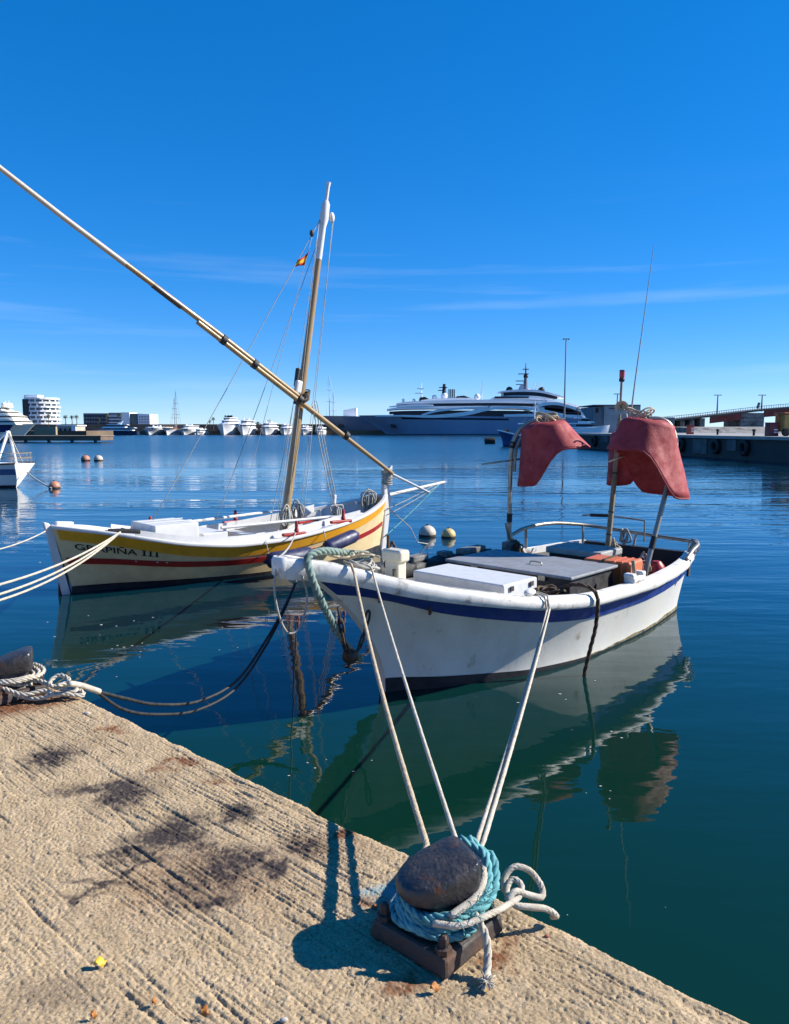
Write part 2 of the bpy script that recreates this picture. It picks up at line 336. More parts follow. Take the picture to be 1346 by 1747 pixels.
def build_quay():
    st = .0042; S = np.arange(-1.2, 4.3, st); T = np.concatenate([[0, 0, .0, .004, .010], np.arange(.015, 1.9, st)])
    s, t = np.meshgrid(S, T, indexing='ij')
    wob = .02*vnoise(s*.8, t*.5, 1)+.006*vnoise(s*5, t*5, 2)
    n1 = vnoise(s*1.0+7, (t+wob)*34+3, 3); n2 = vnoise(s*2.2+9, (t+wob)*72+1, 4)
    mk = vnoise(s*2.2, t*4, 5); mk2 = vnoise(s*7, t*30, 15)
    g1 = np.clip(1-np.abs(n1-.5)/.085, 0, 1)*np.clip((mk-.25)*3.5, 0, 1)*np.clip(mk2*1.6+.05, 0, 1)
    g2 = np.clip(1-np.abs(n2-.5)/.12, 0, 1)*np.clip((vnoise(s*3+4, t*5, 6)-.42)*3, 0, 1)
    z = -.0085*g1-.0062*g2
    z += .0014*(vnoise(s*40, t*70, 7)-.5)+.0028*(vnoise(s*95, t*180, 8)-.5)+.0042*(vnoise(s*200, t*235, 18)-.5)+.004*(vnoise(s*14, t*30, 9)-.5)+.012*(vnoise(s*1.5, t*1.5, 10)-.5)
    pit = np.clip(vnoise(s*130, t*150, 11)-.78, 0, 1)*.032; z -= pit
    edge = np.clip(1-t/.03, 0, 1); z -= edge**2*(.006+.02*np.clip(vnoise(s*9, t*0, 12)-.55, 0, 1)*2)
    tt = t.copy(); tt[:, 0] = 0; tt[:, 1] = 0; tt[:, 2] = -.0
    tt[:, :5] += (.008*(vnoise(s*11, t*0+3, 13)-.5)+.004*(vnoise(s*60, t*0, 14)-.5))[:, :5]
    z = QZ+z; z[:, 0] = -1.5; z[:, 1] = .3; z[:, 2] = QZ-.035
    X = A0.x+ED.x*s+EN.x*tt; Y = A0.y+ED.y*s+EN.y*tt
    ns, nt_ = s.shape
    V = np.stack([X, Y, z], -1).reshape(-1, 3)
    i = np.arange(ns*nt_).reshape(ns, nt_)
    Fq = np.stack([i[:-1, :-1], i[:-1, 1:], i[1:, 1:], i[1:, :-1]], -1).reshape(-1, 4)
    m = bpy.data.meshes.new('quay'); m.vertices.add(len(V)); m.vertices.foreach_set('co', V.ravel())
    m.loops.add(len(Fq)*4); m.loops.foreach_set('vertex_index', Fq.ravel().astype(np.int32))
    m.polygons.add(len(Fq)); m.polygons.foreach_set('loop_start', np.arange(0, len(Fq)*4, 4, dtype=np.int32)); m.polygons.foreach_set('loop_total', np.full(len(Fq), 4, np.int32))
    m.update(calc_edges=True); m.validate()
    m.polygons.foreach_set('use_smooth', [True]*len(m.polygons))
    # stains with shapes of their own
    fx = X+.09*(vnoise(s*9, t*9, 21)-.5)+.05*(vnoise(s*30, t*30, 22)-.5); fy = Y+.09*(vnoise(s*9, t*9, 23)-.5)+.05*(vnoise(s*30, t*30, 24)-.5)
    grain = .45+.9*vnoise(s*70, t*70, 25)
    def blobs(L):
        a = np.zeros_like(X)
        for px, py, rx, ry, k in L:
            c = atz(px, py, QZ); e = atz(px+rx, py, QZ); f = atz(px, py+ry, QZ)
            d = ((fx-c.x)/abs(e.x-c.x))**2+((fy-c.y)/abs(f.y-c.y))**2
            a = np.maximum(a, 1.35*k*np.exp(-d**1.4*.9))
        return np.clip(a*grain, 0, .93)
    stain = blobs([(95, 1288, 42, 18, 1), (215, 1352, 48, 26, .95), (150, 1345, 50, 9, .8), (285, 1425, 55, 22, 1), (205, 1452, 60, 12, .75), (310, 1405, 40, 22, .7), (405, 1388, 36, 18, .95), (465, 1482, 24, 13, 1),
                   (395, 1468, 55, 28, .85), (365, 1540, 22, 16, .8), (345, 1500, 70, 50, .42), (510, 1440, 42, 26, .6), (160, 1505, 70, 6, .65), (245, 1468, 50, 7, .7), (120, 1530, 40, 5, .5), (100, 1700, 90, 20, .25), (330, 1450, 26, 14, .7), (820, 1560, 70, 14, .35)]+[(275-9*i, 1450+4.6*i, 8, 3, .8) for i in range(20)])
    rust = blobs([(190, 1248, 20, 6, .8), (305, 1298, 26, 6, .7), (280, 1310, 18, 6, .6), (375, 1330, 22, 7, .4), (588, 1428, 18, 12, .9), (60, 1195, 60, 14, .8), (20, 1205, 60, 16, .9), (640, 1545, 14, 8, .6), (845, 1640, 34, 26, .75), (700, 1680, 40, 18, .6), (860, 1605, 18, 14, .7), (540, 1440, 90, 30, .22), (330, 1500, 160, 60, .28)])
    lich = blobs([(665, 1525, 42, 15, .7)])
    for nme, a in (('stain', stain), ('rust', rust), ('lichen', lich)):
        at = m.attributes.new(nme, 'FLOAT', 'POINT'); at.data.foreach_set('value', a.ravel().astype(np.float32))
    m.materials.append(QM); o = bpy.data.objects.new('quay', m); COL.objects.link(o)
    tag(o, 'sunlit beige broom-finished concrete quay with black stains', 'quay', kind='structure')
    # the rest of the quay, beyond the detailed strip
    q = MB()
    for s0, s1, t0, t1 in ((-40, -1.2, 0, 30), (4.297, 40, 0, 30), (-1.2, 4.297, 1.895, 30)):
        P = [q2w(s0, t0, QZ-.002), q2w(s1, t0, QZ-.002), q2w(s1, t1, QZ-.002), q2w(s0, t1, QZ-.002)]
        q.add(P+[p-Vector((0, 0, 2.4)) for p in P], [(0, 1, 2, 3), (0, 4, 5, 1), (1, 5, 6, 2), (2, 6, 7, 3), (3, 7, 4, 0)])
    tag(q.build('quay_slab', QM), 'rest of the concrete quay', 'quay', kind='structure')
build_quay()

# ------------------------------------------------------------------ hull class: local x = along keel, near side = -y
def smooth_interp(x, xs, ys):
    xs = np.asarray(xs, float); ys = np.asarray(ys, float); x = min(max(x, xs[0]), xs[-1])
    d = np.diff(ys)/np.diff(xs); m = np.zeros(len(xs)); m[0], m[-1] = d[0], d[-1]
    for i in range(1, len(xs)-1): m[i] = 0 if d[i-1]*d[i] <= 0 else 2*d[i-1]*d[i]/(d[i-1]+d[i])
    i = min(int(np.searchsorted(xs, x, side='right'))-1, len(xs)-2); h = xs[i+1]-xs[i]; t = (x-xs[i])/h
    return float((2*t**3-3*t*t+1)*ys[i]+(t**3-2*t*t+t)*h*m[i]+(-2*t**3+3*t*t)*ys[i+1]+(t**3-t*t)*h*m[i+1])
class Hull:
    def __init__(s, L, us, bs, uz, zs, wx, wb, rake=0, q=1.9, flare=1.25, rake2=0, low=-.3):
        s.L, s.us, s.bs, s.uz, s.zs, s.wx, s.wb, s.rake, s.q, s.flare, s.rake2, s.low = L, us, bs, uz, zs, wx, wb, rake, q, flare, rake2, low
    def sheer(s, u): return smooth_interp(u, s.uz, s.zs)
    def x(s, u, f):
        g = max(f, 0)**s.q
        return u+s.rake*(1-g)*(1-u/s.L)**2-s.rake2*(1-g)*(u/s.L)**2
    def half(s, u, f):
        b1 = smooth_interp(u, s.us, s.bs); b0 = smooth_interp(s.x(u, 0), s.wx, s.wb)
        if f < 0: return b0*(1+.5*f)
        return b0+(b1-b0)*f**s.flare
    def pt(s, u, z, side=-1, off=0.0):
        f = z/s.sheer(u)
        return Vector((s.x(u, f), side*(s.half(u, f)+off), z))
    def stations(s, n): return [s.L*(.5-.5*math.cos(math.pi*i/n)) if True else 0 for i in range(n+1)]
    def shell(s, n=40, rows=14):
        mb = MB(); st = s.stations(n)
        for side in (-1, 1):
            rings = []
            for u in st:
                zt = s.sheer(u); zz = [s.low]+[zt*k/rows for k in range(rows+1)]
                rings.append([s.pt(u, z, side) for z in zz])
            mb.loft(rings, closed=False, caps=False)
        for u in (st[0], st[-1]):
            if s.half(u, 1) > .015:
                zt = s.sheer(u); zz = [s.low]+[zt*k/rows for k in range(rows+1)]
                mb.loft([[s.pt(u, z, -1) for z in zz], [s.pt(u, z, 1) for z in zz]], closed=False, caps=False)
        return mb
    def band(s, z0, z1, off, u0=0, u1=None, n=60, sides=(-1, 1), rows=4):
        """strip proud of the planking between two heights given as functions of u"""
        mb = MB(); u1 = s.L if u1 is None else u1
        for side in sides:
            rings = []
            for i in range(n+1):
                u = u0+(u1-u0)*(.5-.5*math.cos(math.pi*i/n)); a, b = z0(u), z1(u)
                o = [s.pt(u, a+(b-a)*k/rows, side, off) for k in range(rows+1)]
                inn = [s.pt(u, b, side, -.004), s.pt(u, a, side, -.004)]
                rings.append(o+inn)
            mb.loft(rings, True, True)
        return mb
    def rail(s, out, inn, up, down, u0=0, u1=None, n=48, sides=(-1, 1), r=.02, end=False):
        """gunwale timber swept along the sheer"""
        mb = MB(); u1 = s.L if u1 is None else u1
        for side in sides:
            rings = []
            for i in range(n+1):
                u = u0+(u1-u0)*(.5-.5*math.cos(math.pi*i/n)); z = s.sheer(u); p = s.pt(u, z, side); b = s.half(u, 1)
                yo = side*(b+out); yi = side*max(b-inn, .002)
                zo, zi = z+up, z-down
                c = r
                sg = side
                rings.append([Vector((p.x, yi, zi)), Vector((p.x, yo-sg*c*.6, zi)), Vector((p.x, yo, zi+c)), Vector((p.x, yo, zo-c)), Vector((p.x, yo-sg*c*.4, zo-c*.3)), Vector((p.x, yo-sg*c, zo)), Vector((p.x, yi, zo))])
            mb.loft(rings, True, True)
        return mb
    def deck(s, z, u0, u1, inset=.03, n=30, th=.03):
        mb = MB(); rings = []
        for i in range(n+1):
            u = u0+(u1-u0)*i/n; zz = z(u) if callable(z) else z
            a = s.pt(u, min(zz, s.sheer(u)), -1, -inset); b = s.pt(u, min(zz, s.sheer(u)), 1, -inset)
            if a.y > -.01: a.y = -.01; b.y = .01
            rings.append([Vector((a.x, a.y, zz)), Vector((b.x, b.y, zz)), Vector((b.x, b.y, zz-th)), Vector((a.x, a.y, zz-th))])
        return mb.loft(rings, True, True)
    def inner(s, z0, u0, u1, off=-.05, n=30, rows=5, sides=(-1, 1), top=-.02):
        mb = MB()
        for side in sides:
            rings = []
            for i in range(n+1):
                u = u0+(u1-u0)*i/n; zt = s.sheer(u)+top
                r_ = []
                for k in range(rows+1):
                    p = s.pt(u, z0+(zt-z0)*k/rows, side, off)
                    if p.y*side < .01: p.y = side*.01
                    r_.append(p)
                rings.append(r_)
            mb.loft(rings, False, False)
        return mb

# ================================================================== white fishing boat
WX, WY, WTH = -.94, 6.23, .82
def Wp(u, n, z): return Vector((WX+math.cos(WTH)*u+math.sin(WTH)*n, WY+math.sin(WTH)*u-math.cos(WTH)*n, z))
HW = Hull(6.4, [0, .25, .5, 1.0, 1.6, 2.25, 3.2, 4.2, 5.1, 5.8, 6.4], [.05, .19, .35, .64, .92, 1.10, 1.22, 1.22, 1.12, 1.0, .84],
          [0, .2, .44, .93, 1.55, 2.28, 3.2, 4.2, 5.2, 6.4], [1.45, 1.42, 1.36, 1.20, 1.05, .91, .83, .81, .80, .83],
          [0, 1.15, 1.68, 2.2, 2.6, 3.6, 4.7, 6.2, 6.4], [.02, .03, .34, .58, .74, .90, .88, .70, .66], rake=1.22, q=1.9)
wb = empty('fishing_boat', (WX, WY, 0), WTH, 'white open wooden fishing boat with blue band moored bow-on to the quay', 'boat')
HW.shell(48, 16).build('hull', WHITE, wb, smooth=40)
railbot = lambda u: HW.sheer(u)-float(np.interp(u, [0, .6, 2, 6.4], [.19, .165, .13, .14]))
HW.band(lambda u: railbot(u)-float(np.interp(u, [0, 1, 3, 6.4], [.21, .22, .175, .165])), lambda u: railbot(u)+.012, .012, .02, 6.38).build('blue_band', BLUEB, wb, smooth=40)
HW.band(lambda u: -.02, lambda u: .030+.014*math.sin(u*7.3)*math.sin(u*3.1)+.02*min(1, max(0, (u-3)/2)), .007, 2.8, 6.385).build('waterline_scum', pm('scum', (.20, .16, .06), (.42, .38, .27), 9, .8, c3=(.05, .05, .03), sc3=6, lo3=.5, hi3=.62), wb, smooth=40)
HW.band(lambda u: -.12, lambda u: float(np.interp(u, [0, .6, 2.0, 3.6, 6.4], [.14, .12, .055, .018, .012])), .010, .0, 6.39).build('boot_top', BOOT, wb, smooth=40)
# gunwale
g = MB()
for side in (-1, 1):
    rings = []
    for i in range(61):
        u = 6.4*(i/60)**1.15; z = HW.sheer(u); b = HW.half(u, 1); zb = railbot(u); h = z-zb
        p = HW.pt(u, z, side); c = .03; wob = .006*math.sin(u*9+side)+.004*math.sin(u*23)
        o = .026+wob*.6; inn = .09
        yi = side*max(b-inn, .0)
        rings.append([Vector((p.x, yi, zb+.03)), Vector((HW.pt(u, zb, side).x, side*HW.half(u, zb/z), zb)), Vector((p.x, side*(b+o-.01), zb+.004)), Vector((p.x-.0, side*(b+o+.012), zb+c)), Vector((p.x, side*(b+o+.014), zb+h*.55)), Vector((p.x, side*(b+o+.004), z-c)), Vector((p.x, side*(b+o-.018), z-.008)), Vector((p.x, side*(b+o-.05), z+wob*.5)), Vector((p.x, yi, z))])
    g.loft(rings, True, True)
g.build('gunwale', RAILW, wb, smooth=50)
# stem head: blunt white nose closing the two rails
n_ = MB(); ring = []
for k in range(9):
    a = -math.pi/2+math.pi*k/8; ring.append((-.045*math.cos(a)*1.3, .085*math.sin(a)))
n_.loft([[Vector((x+.03, y*.8, 1.27)) for x, y in ring], [Vector((x, y, 1.31)) for x, y in ring], [Vector((x, y, 1.425)) for x, y in ring], [Vector((x+.015, y*.9, 1.452)) for x, y in ring]], False, False)
n_.add([Vector((x+.015, y*.9, 1.452)) for x, y in ring], [tuple(range(9))]); n_.add([Vector((x+.03, y*.8, 1.27)) for x, y in ring], [tuple(range(9))])
n_.build('stem_head', RAILW, wb, smooth=50)
HW.inner(.42, .12, 2.2, -.06).build('bow_lining', CREAM, wb, smooth=40)
HW.inner(.30, 2.2, 6.38, -.06).build('black_lining', BLACKIN, wb, smooth=40)
mb = MB(); zz_ = [.30, .45, .60, .75, .82]; mb.loft([[HW.pt(6.36, z, sd_, -.03) for z in zz_] for sd_ in (-1, 1)], False, False); mb.build('transom_board', BLACKIN, wb, solid=.02)
HW.deck(lambda u: float(np.interp(u, [0, 1.0, 1.8, 2.3], [1.24, 1.10, .86, .60])), .1, 2.3, .05).build('foredeck', CREAM, wb)
HW.deck(.42, 2.25, 6.35, .05).build('deck', DECKG, wb)
# ribs inside the bow
for u in (.85, 1.25, 1.7):
    for side in (1, -1):
        p0 = HW.pt(u, HW.sheer(u)-.02, side, -.075); p1 = HW.pt(u, HW.sheer(u)-.34, side, -.075)
        MB().tube([p0, p1], .022, 6).build('rib', CREAM, wb)
# bitt block with iron pin
mb = MB(); mb.box((1.50, .10, 1.27), (.15, .26, .12)); b_ = mb.build('bitt', CREAM, wb, bevel=.03, bseg=3)
mb = MB(); mb.box((1.50, .10, 1.09), (.12, .18, .28)); mb.build('bitt_post', CREAM, wb, bevel=.015)
mb = MB(); mb.tube([(1.48, .18, 1.27), (1.48, .18, 1.46)], .016, 8); mb.build('iron_pin', RUST, wb, smooth=40)
mb = MB(); mb.tube([(1.42, .05, 1.15), (1.40, .03, 1.02)], .012, 8); mb.build('iron_hook', RUST, wb, smooth=40)
# inner beam shelf on the far side (white board)
sh = MB(); sh.loft([[Vector((HW.pt(u, HW.sheer(u), 1).x, HW.half(u, 1)-a, HW.sheer(u)+z)) for a, z in ((.10, -.02), (.20, -.02), (.20, -.06), (.10, -.06))] for u in np.linspace(.5, 2.0, 14)], True, True)
sh.build('beam_shelf', CREAM, wb)
# boxes and covers amidships
mb = MB(); mb.box((2.60, -.02, .72), (.62, 1.22, .46), taper=.985); mb.build('pale_locker', LIGHTBOX, wb, bevel=.018, bseg=3)
cover = MB(); cover.box((3.62, -.06, .66), (.96, 1.62, .52)); cover.build('engine_box', DARKBOX, wb, bevel=.01)
cover = MB(); cover.box((3.62, -.06, .935), (1.04, 1.70, .035)); cover.build('engine_box_lid', DECKG, wb, bevel=.012)
mb = MB(); mb.box((4.80, -.10, .955), (.56, .78, .08)); mb.build('hatch_cover', HATCH, wb, bevel=.015)
mb = MB(); mb.box((4.80, -.10, .69), (.50, .70, .45)); mb.build('hatch_trunk', DARKBOX, wb)
for dx in (-.38, -.22): 
    mb = MB(); mb.box((3.65+.3*dx, -.06-.815, .74+dx*.2), (.10, .012, .03)); mb.build('box_fitting', LIGHTBOX, wb)
for x in (2.42, 2.78):
    mb = MB(); mb.box((x, -.637, .90), (.06, .012, .05)); mb.build('hinge', RUST, wb, bevel=.004)
for y in (-.55, .35):
    mb = MB(); mb.box((3.10, y, .90), (.015, .09, .06)); mb.build('hinge', STEEL, wb, bevel=.004)
mb = MB(); mb.tube(spline([(3.5, -.30, .955), (3.5, -.28, .985), (3.5, -.16, .985), (3.5, -.14, .955)], 14), .008, 6); mb.build('lid_handle', STEEL, wb, smooth=60)
# black sheeting over the far gunwale
tarp = MB(); rings = []
for i in range(41):
    u = 1.95+(4.6-1.95)*i/40; z = HW.sheer(u); b = HW.half(u, 1); e = .02*math.sin(i*1.7)+.012*math.sin(i*3.1); x = HW.pt(u, z, 1).x
    rings.append([Vector((x, b-.16, z-.10)), Vector((x, b-.13+e, z+.03)), Vector((x, b-.04, z+.055+e)), Vector((x, b+.06, z+.04+e*.5)), Vector((x, b+.085, z-.09))])
tarp.loft(rings, False, False); tarp.build('rubber_sheeting', BLACKIN, wb, smooth=60, solid=.012)
for u, l in ((3.05, .30), (4.15, .5), (3.6, .16)):
    mb = MB(); z = HW.sheer(u); mb.box((u, HW.half(u, 1)-.02, z+.085), (l, .15, .07), (0, 0, .06)); mb.build('gunwale_pad', pm('worn_grey_pad', (.26, .25, .23), (.09, .085, .08), 12, .7, bump=.003), wb, bevel=.012)
# stern rail of steel tube
rl = spline([(4.75, 1.02, 1.02), (5.2, 1.04, 1.10), (5.75, .98, 1.12), (6.2, .82, 1.08), (6.44, .62, 1.04), (6.48, .2, 1.01), (6.48, -.4, .975), (6.46, -.78, .96), (6.36, -.93, .94), (6.05, -.99, .90), (5.8, -1.02, .82)], 90)
MB().tube(rl, .026, 10).build('stern_rail', STEEL, wb, smooth=60)
for p, q in (((5.2, 1.04, 1.10), (5.25, 1.06, .80)), ((6.30, .76, 1.06), (6.28, .74, .80)), ((6.47, 0, .99), (6.40, 0, .78)), ((6.40, -.86, .95), (6.33, -.80, .78))):
    MB().tube([p, q], .02, 8).build('rail_stanchion', STEEL, wb, smooth=60)
mb = MB(); mb.box((5.96, -.985, .68), (.09, .03, .22), (0, .1, .15)); mb.build('rusty_chainplate', RUST, wb, bevel=.006)
# bent steel hoops carrying the floats
hoopL = spline([(4.74, 1.0, .62), (4.74, 1.0, 1.3), (4.75, 1.0, 2.10), (4.80, .97, 2.38), (4.90, .86, 2.55), (5.05, .65, 2.62), (5.2, .45, 2.60)], 60)
MB().tube(hoopL, .030, 10).build('hoop_post', STEEL, wb, smooth=60)
MB().tube([p+Vector((.05, -.03, -.06)) for p in hoopL[18:]], .022, 8).build('inner_tube', STEEL, wb, smooth=60)
hoopR = spline([(5.02, -.80, .55), (5.10, -.82, .85), (5.40, -.85, 1.55), (5.60, -.86, 2.0), (5.70, -.86, 2.25), (5.72, -.80, 2.48), (5.66, -.70, 2.60), (5.55, -.55, 2.62)], 60)
MB().tube(hoopR, .032, 10).build('hoop_post', STEEL, wb, smooth=60)
for path, fr in ((hoopL, (.16, .40, .44)), (hoopR, (.2, .48, .64))):
    for f in fr:
        k = int(f*(len(path)-3)); MB().tube([path[k], path[k+1].lerp(path[k+2], .6)], .037, 10).build('tape_band', TAPE, wb, smooth=60)
MB().tube([(4.70, 1.02, 1.22), (4.72, .98, 1.02), (4.86, .94, .92), (4.98, .88, .74)], .028, 8).build('clamp_strut', STEEL, wb, smooth=60)
mb = MB(); mb.box((4.74, 1.0, .86), (.16, .14, .20)); mb.build('post_step', pm('worn_grey_pad', (0, 0, 0)), wb, bevel=.015)
pole = spline([(5.64, .02, .5), (5.66, .01, .95), (5.75, 0, 1.75), (5.85, .0, 2.62)], 40)
MB().tube(pole, [.042-.012*i/(len(pole)-1) for i in range(len(pole))], 10).build('wooden_pole', BAMBOO, wb, smooth=60)
for f in (.25, .38, .52, .7): 
    k = int(f*len(pole)); MB().tube([pole[k], pole[k].lerp(pole[k+1], .25)], .043, 10).build('pole_lashing', TAPE if f > .6 else R_BROWN, wb, smooth=60)
MB().tube([(5.85, 0, 2.55), (5.87, .0, 2.85), (5.88, -.0, 3.14)], .017, 8).build('lamp_rod', BAMBOO, wb, smooth=60)
lamp = MB(); lamp.lathe([(.03, 0), (.038, .01), (.038, .04), (.03, .05)], (5.885, 0, 3.12), seg=14); lamp.build('lamp_base', BLACK, wb, smooth=40)
lamp = MB(); lamp.lathe([(.034, 0), (.036, .05), (.034, .09)], (5.885, 0, 3.17), seg=14); lamp.build('red_lamp', pm('red_lens', (.55, .01, .008), (.4, .01, .008), 20, .15), wb, smooth=40)
lamp = MB(); lamp.lathe([(.037, 0), (.037, .012), (.02, .02)], (5.885, 0, 3.26), seg=14); lamp.build('lamp_cap', BLACK, wb, smooth=40)
d_ = Vector((-.75, -.25, -.10)).normalized()
horn = MB(); horn.lathe([(.018, 0), (.03, .10), (.05, .17), (.085, .23), (.092, .235), (.07, .20), (.02, .10)], (5.98, .0, 2.80), d_, 20); horn.build('horn', CREAM, wb, smooth=40)
mb = MB(); mb.tube([(5.87, 0, 2.78), (6.02, .0, 2.80)], .02, 8); mb.build('horn_bracket', STEEL, wb, smooth=60)
ant0 = Vector((6.05, -.06, 2.62)); antv = spline([ant0, ant0+Vector((.06, -.02, .5)), ant0+Vector((.16, -.05, 1.2)), ant0+Vector((.30, -.11, 2.35))], 30)
MB().tube(antv, [.013-.009*i/(len(antv)-1) for i in range(len(antv))], 8).build('whip_antenna', pm('antenna_grey', (.42, .41, .38), (.3, .29, .27), 20, .4), wb, smooth=60)
mb = MB(); mb.lathe([(.024, 0), (.024, .12), (.016, .2)], ant0-Vector((0, 0, .12)), seg=10); mb.build('antenna_base', CREAM, wb, smooth=40)
# boat hook bar behind the pole
MB().tube(spline([(5.9, .55, 1.26), (6.0, .35, 1.27), (6.1, .0, 1.25), (6.2, -.25, 1.22)], 20), .012, 8).build('tiller_bar', STEEL, wb, smooth=60)
MB().tube(spline([(5.95, .45, 1.265), (6.04, .2, 1.27)], 8), .024, 8).build('tiller_grip', BLACK, wb, smooth=60)
MB().tube([(6.2, -.25, 1.22), (6.2, -.25, .92)], .012, 8).build('tiller_post', STEEL, wb, smooth=60)
# oarlock block on the near gunwale, cleat amidships
mb = MB(); mb.box((4.02, -1.17, .845), (.30, .13, .075)); mb.build('rowlock_block', RAILW, wb, bevel=.025, bseg=3)
mb = MB(); mb.box((3.9, -1.17, .89), (.09, .12, .06)); mb.box((4.13, -1.17, .89), (.09, .12, .06)); mb.build('rowlock_cheeks', RAILW, wb, bevel=.02, bseg=3)
MB().tube([(4.02, -1.17, .85), (4.02, -1.14, 1.04)], .022, 8).build('thole_pin', BAMBOO, wb, smooth=60)
mb = MB(); mb.sphere((2.18, -1.0, .955), .055, 12, 8, (1.5, .8, .6)); mb.build('gunwale_cleat', RAILW, wb, smooth=180)
# bow fittings: rusty eye plates
for n0 in (.42, .86):
    p = HW.pt(n0, HW.sheer(n0)-.36, -1, .01)
    mb = MB(); mb.box(p, (.07, .02, .09), (0, 0, .5)); mb.build('rusty_eye', RUST, wb, bevel=.008)
# --- things carried in or hung on the boat
def wobj(o, label, cat, group=None):        # a top-level thing standing in boat coordinates
    o.location = (WX, WY, 0); o.rotation_euler = (0, 0, WTH); return tag(o, label, cat, group)
oc = empty('orange_crate', (WX, WY, 0), WTH, 'ribbed orange plastic box standing inside the white fishing boat', 'box')
mb = MB(); mb.box((4.34, -.74, .80), (.38, .58, .36), (0, 0, .08)); mb.build('body', ORANGE, oc, bevel=.03, bseg=3)
for i, x in enumerate((-.99, -.91, -.82)):
    mb = MB(); mb.box((4.34-.08*(x+.74), x, .80), (.394, .05, .372), (0, 0, .08)); mb.build('moulded_rib', ORANGE, oc, bevel=.02)
mb = MB(); mb.box((4.144, -.72, .80), (.012, .035, .37), (0, 0, .08)); mb.box((4.34, -.70, .986), (.38, .035, .012), (0, 0, .08)); mb.build('strap', R_BROWN, oc)
rb = MB(); rb.lathe([(.02, 0), (.10, .02), (.13, .10), (.10, .22), (.05, .28)], (5.35, -.82, .55), seg=14)
wobj(rb.build('red_canister', RED, None, smooth=40), 'small red canister in the stern corner of the white fishing boat', 'canister')

def make_float(name, u, n, z, flip, scale, label, yaw=0, rl=.345, rs=.25, drop=.80):
    """hollow bell of faded red plastic, long skirt on one side and a flared lip on the other"""
    root = empty(name, Wp(u, n, z), 0, label, 'float', 'red floats hung on the hoops')
    root.rotation_euler = (0, 0, yaw); K = 40
    def P(a, t):
        c_, s_ = math.cos(a), math.sin(a); w = .5+.5*c_                       # w=1 on the short flared side
        w2 = w*w*(3-2*w)
        w3 = min(max((w-.30)/.45, 0), 1); w3 = w3*w3*(3-2*w3)
        rt = .30; rb_ = rl+(.345+rs-rl)*w2*w2; zb = -drop+(drop-.33)*w3
        r = rt+(rb_-rt)*t**1.1; zz = .04*c_+zb*t
        wob = .006*math.sin(5*a+3*t)+.004*math.sin(11*a+9*t)
        return Vector((flip*(r+wob)*c_*scale, (r+wob)*s_*.92*scale, zz*scale))
    sh = MB(); ang = [2*math.pi*k/K for k in range(K)]
    rings = [[Vector((flip*.05*math.cos(a)*scale, .05*math.sin(a)*scale, .0)) for a in ang], [Vector((flip*.2*math.cos(a)*scale, .19*math.sin(a)*scale, (.035+.035*math.cos(a)+.02*math.sin(2*a))*scale)) for a in ang],
             [Vector((flip*.255*math.cos(a)*scale, .235*math.sin(a)*scale, (.03+.04*math.cos(a))*scale)) for a in ang]]
    rings += [[P(a, t) for a in ang] for t in (.0, .04, .1, .2, .3, .4, .5, .6, .7, .8, .9, 1)]
    sh.loft(rings, True, False)
    o = sh.build('shell', REDF, root, smooth=55, solid=.022)
    ed = MB(); ed.tube([P(a, 1.0) for a in ang], .014, 6, closed=True); ed.build('rim', REDF, root, smooth=180)
    kn = MB(); kn.sphere((0, 0, .03), .07*scale, 12, 8, (1, 1, .5)); kn.build('plug', pm('plug_brown', (.16, .05, .04), (.3, .1, .07), 15, .7), root, smooth=180)
    return root
make_float('red_float', 4.96, -.62, 2.53, 1, .95, 'faded red bell float on the left steel hoop of the white fishing boat', yaw=-.15, rs=.27)
make_float('red_float', 5.52, .56, 2.55, -1, 1.07, 'largest red bell float, front one of the pair on the right hoop', yaw=.10, rl=.50, rs=.12, drop=.84)
make_float('red_float', 6.15, .02, 2.44, 1, .86, 'red bell float half hidden behind the wooden pole and the front float', yaw=.1)
def wire(name, pts, r, mat, label, cat, group=None, sm=180, seg=8):
    return tag(MB().tube(pts, r, seg).build(name, mat, None, smooth=sm), label, cat, group)
def lrope(name, pts, r, mat, label, cat='rope', group=None, pitch=None):
    if mat in (R_WHITE, R_TAN):                       # braided cover: thin diagonal plaits over a core
        P, t = resample(pts, .012); mb = MB().tube(P, r*(1+.05*np.sin(t*55)+.04*np.sin(t*23+1)), 10)
        rope_mb(pts, r*1.0, mb, strands=5, pitch=r*9, seg=5)
    else: mb = rope_mb(pts, r, pitch=pitch)
    return tag(mb.build(name, mat, None, smooth=180), label, cat, group)
# loops of old line lashing the floats to the hoops
for k, (c, lab) in enumerate((((4.94, -.58, 2.60), 'tan lashing on top of the left red float'), ((5.55, .42, 2.66), 'tangle of pale line beside the horn on the right floats'))):
    mb = MB(); cc = Wp(*c)
    for j in range(5):
        ph = random.random()*6; rr = .09+.05*random.random()
        mb.tube([cc+Vector((rr*1.3*math.cos(a+ph)+.02*math.sin(3*a), rr*math.sin(a+ph)*.8, .05*math.sin(2*a+ph)+.02*j-.03)) for a in np.linspace(0, 5.6, 26)], .011, 6)
    tag(mb.build('rope_lashing', R_TAN, None, smooth=180), lab, 'rope', 'lashings on the red floats')
wire('hook_rod', [aty(822, 792, 10.2), aty(868, 786, 10.35), aty(905, 780, 10.55)], .012, STEEL, 'thin metal rod sticking out left beside the left red float', 'rod')
wire('wire_hook', [aty(1150, 812, 9.9), aty(1168, 836, 9.75), aty(1172, 832, 9.75), aty(1155, 810, 9.9)], .006, STEEL, 'bent wire hook on the sunlit side of the large right float', 'hook')
wire('wood_stick', [aty(1038, 788, 10.0), aty(1064, 778, 10.05)], .012, CREAM, 'short pale stick tied across the wooden pole', 'stick')

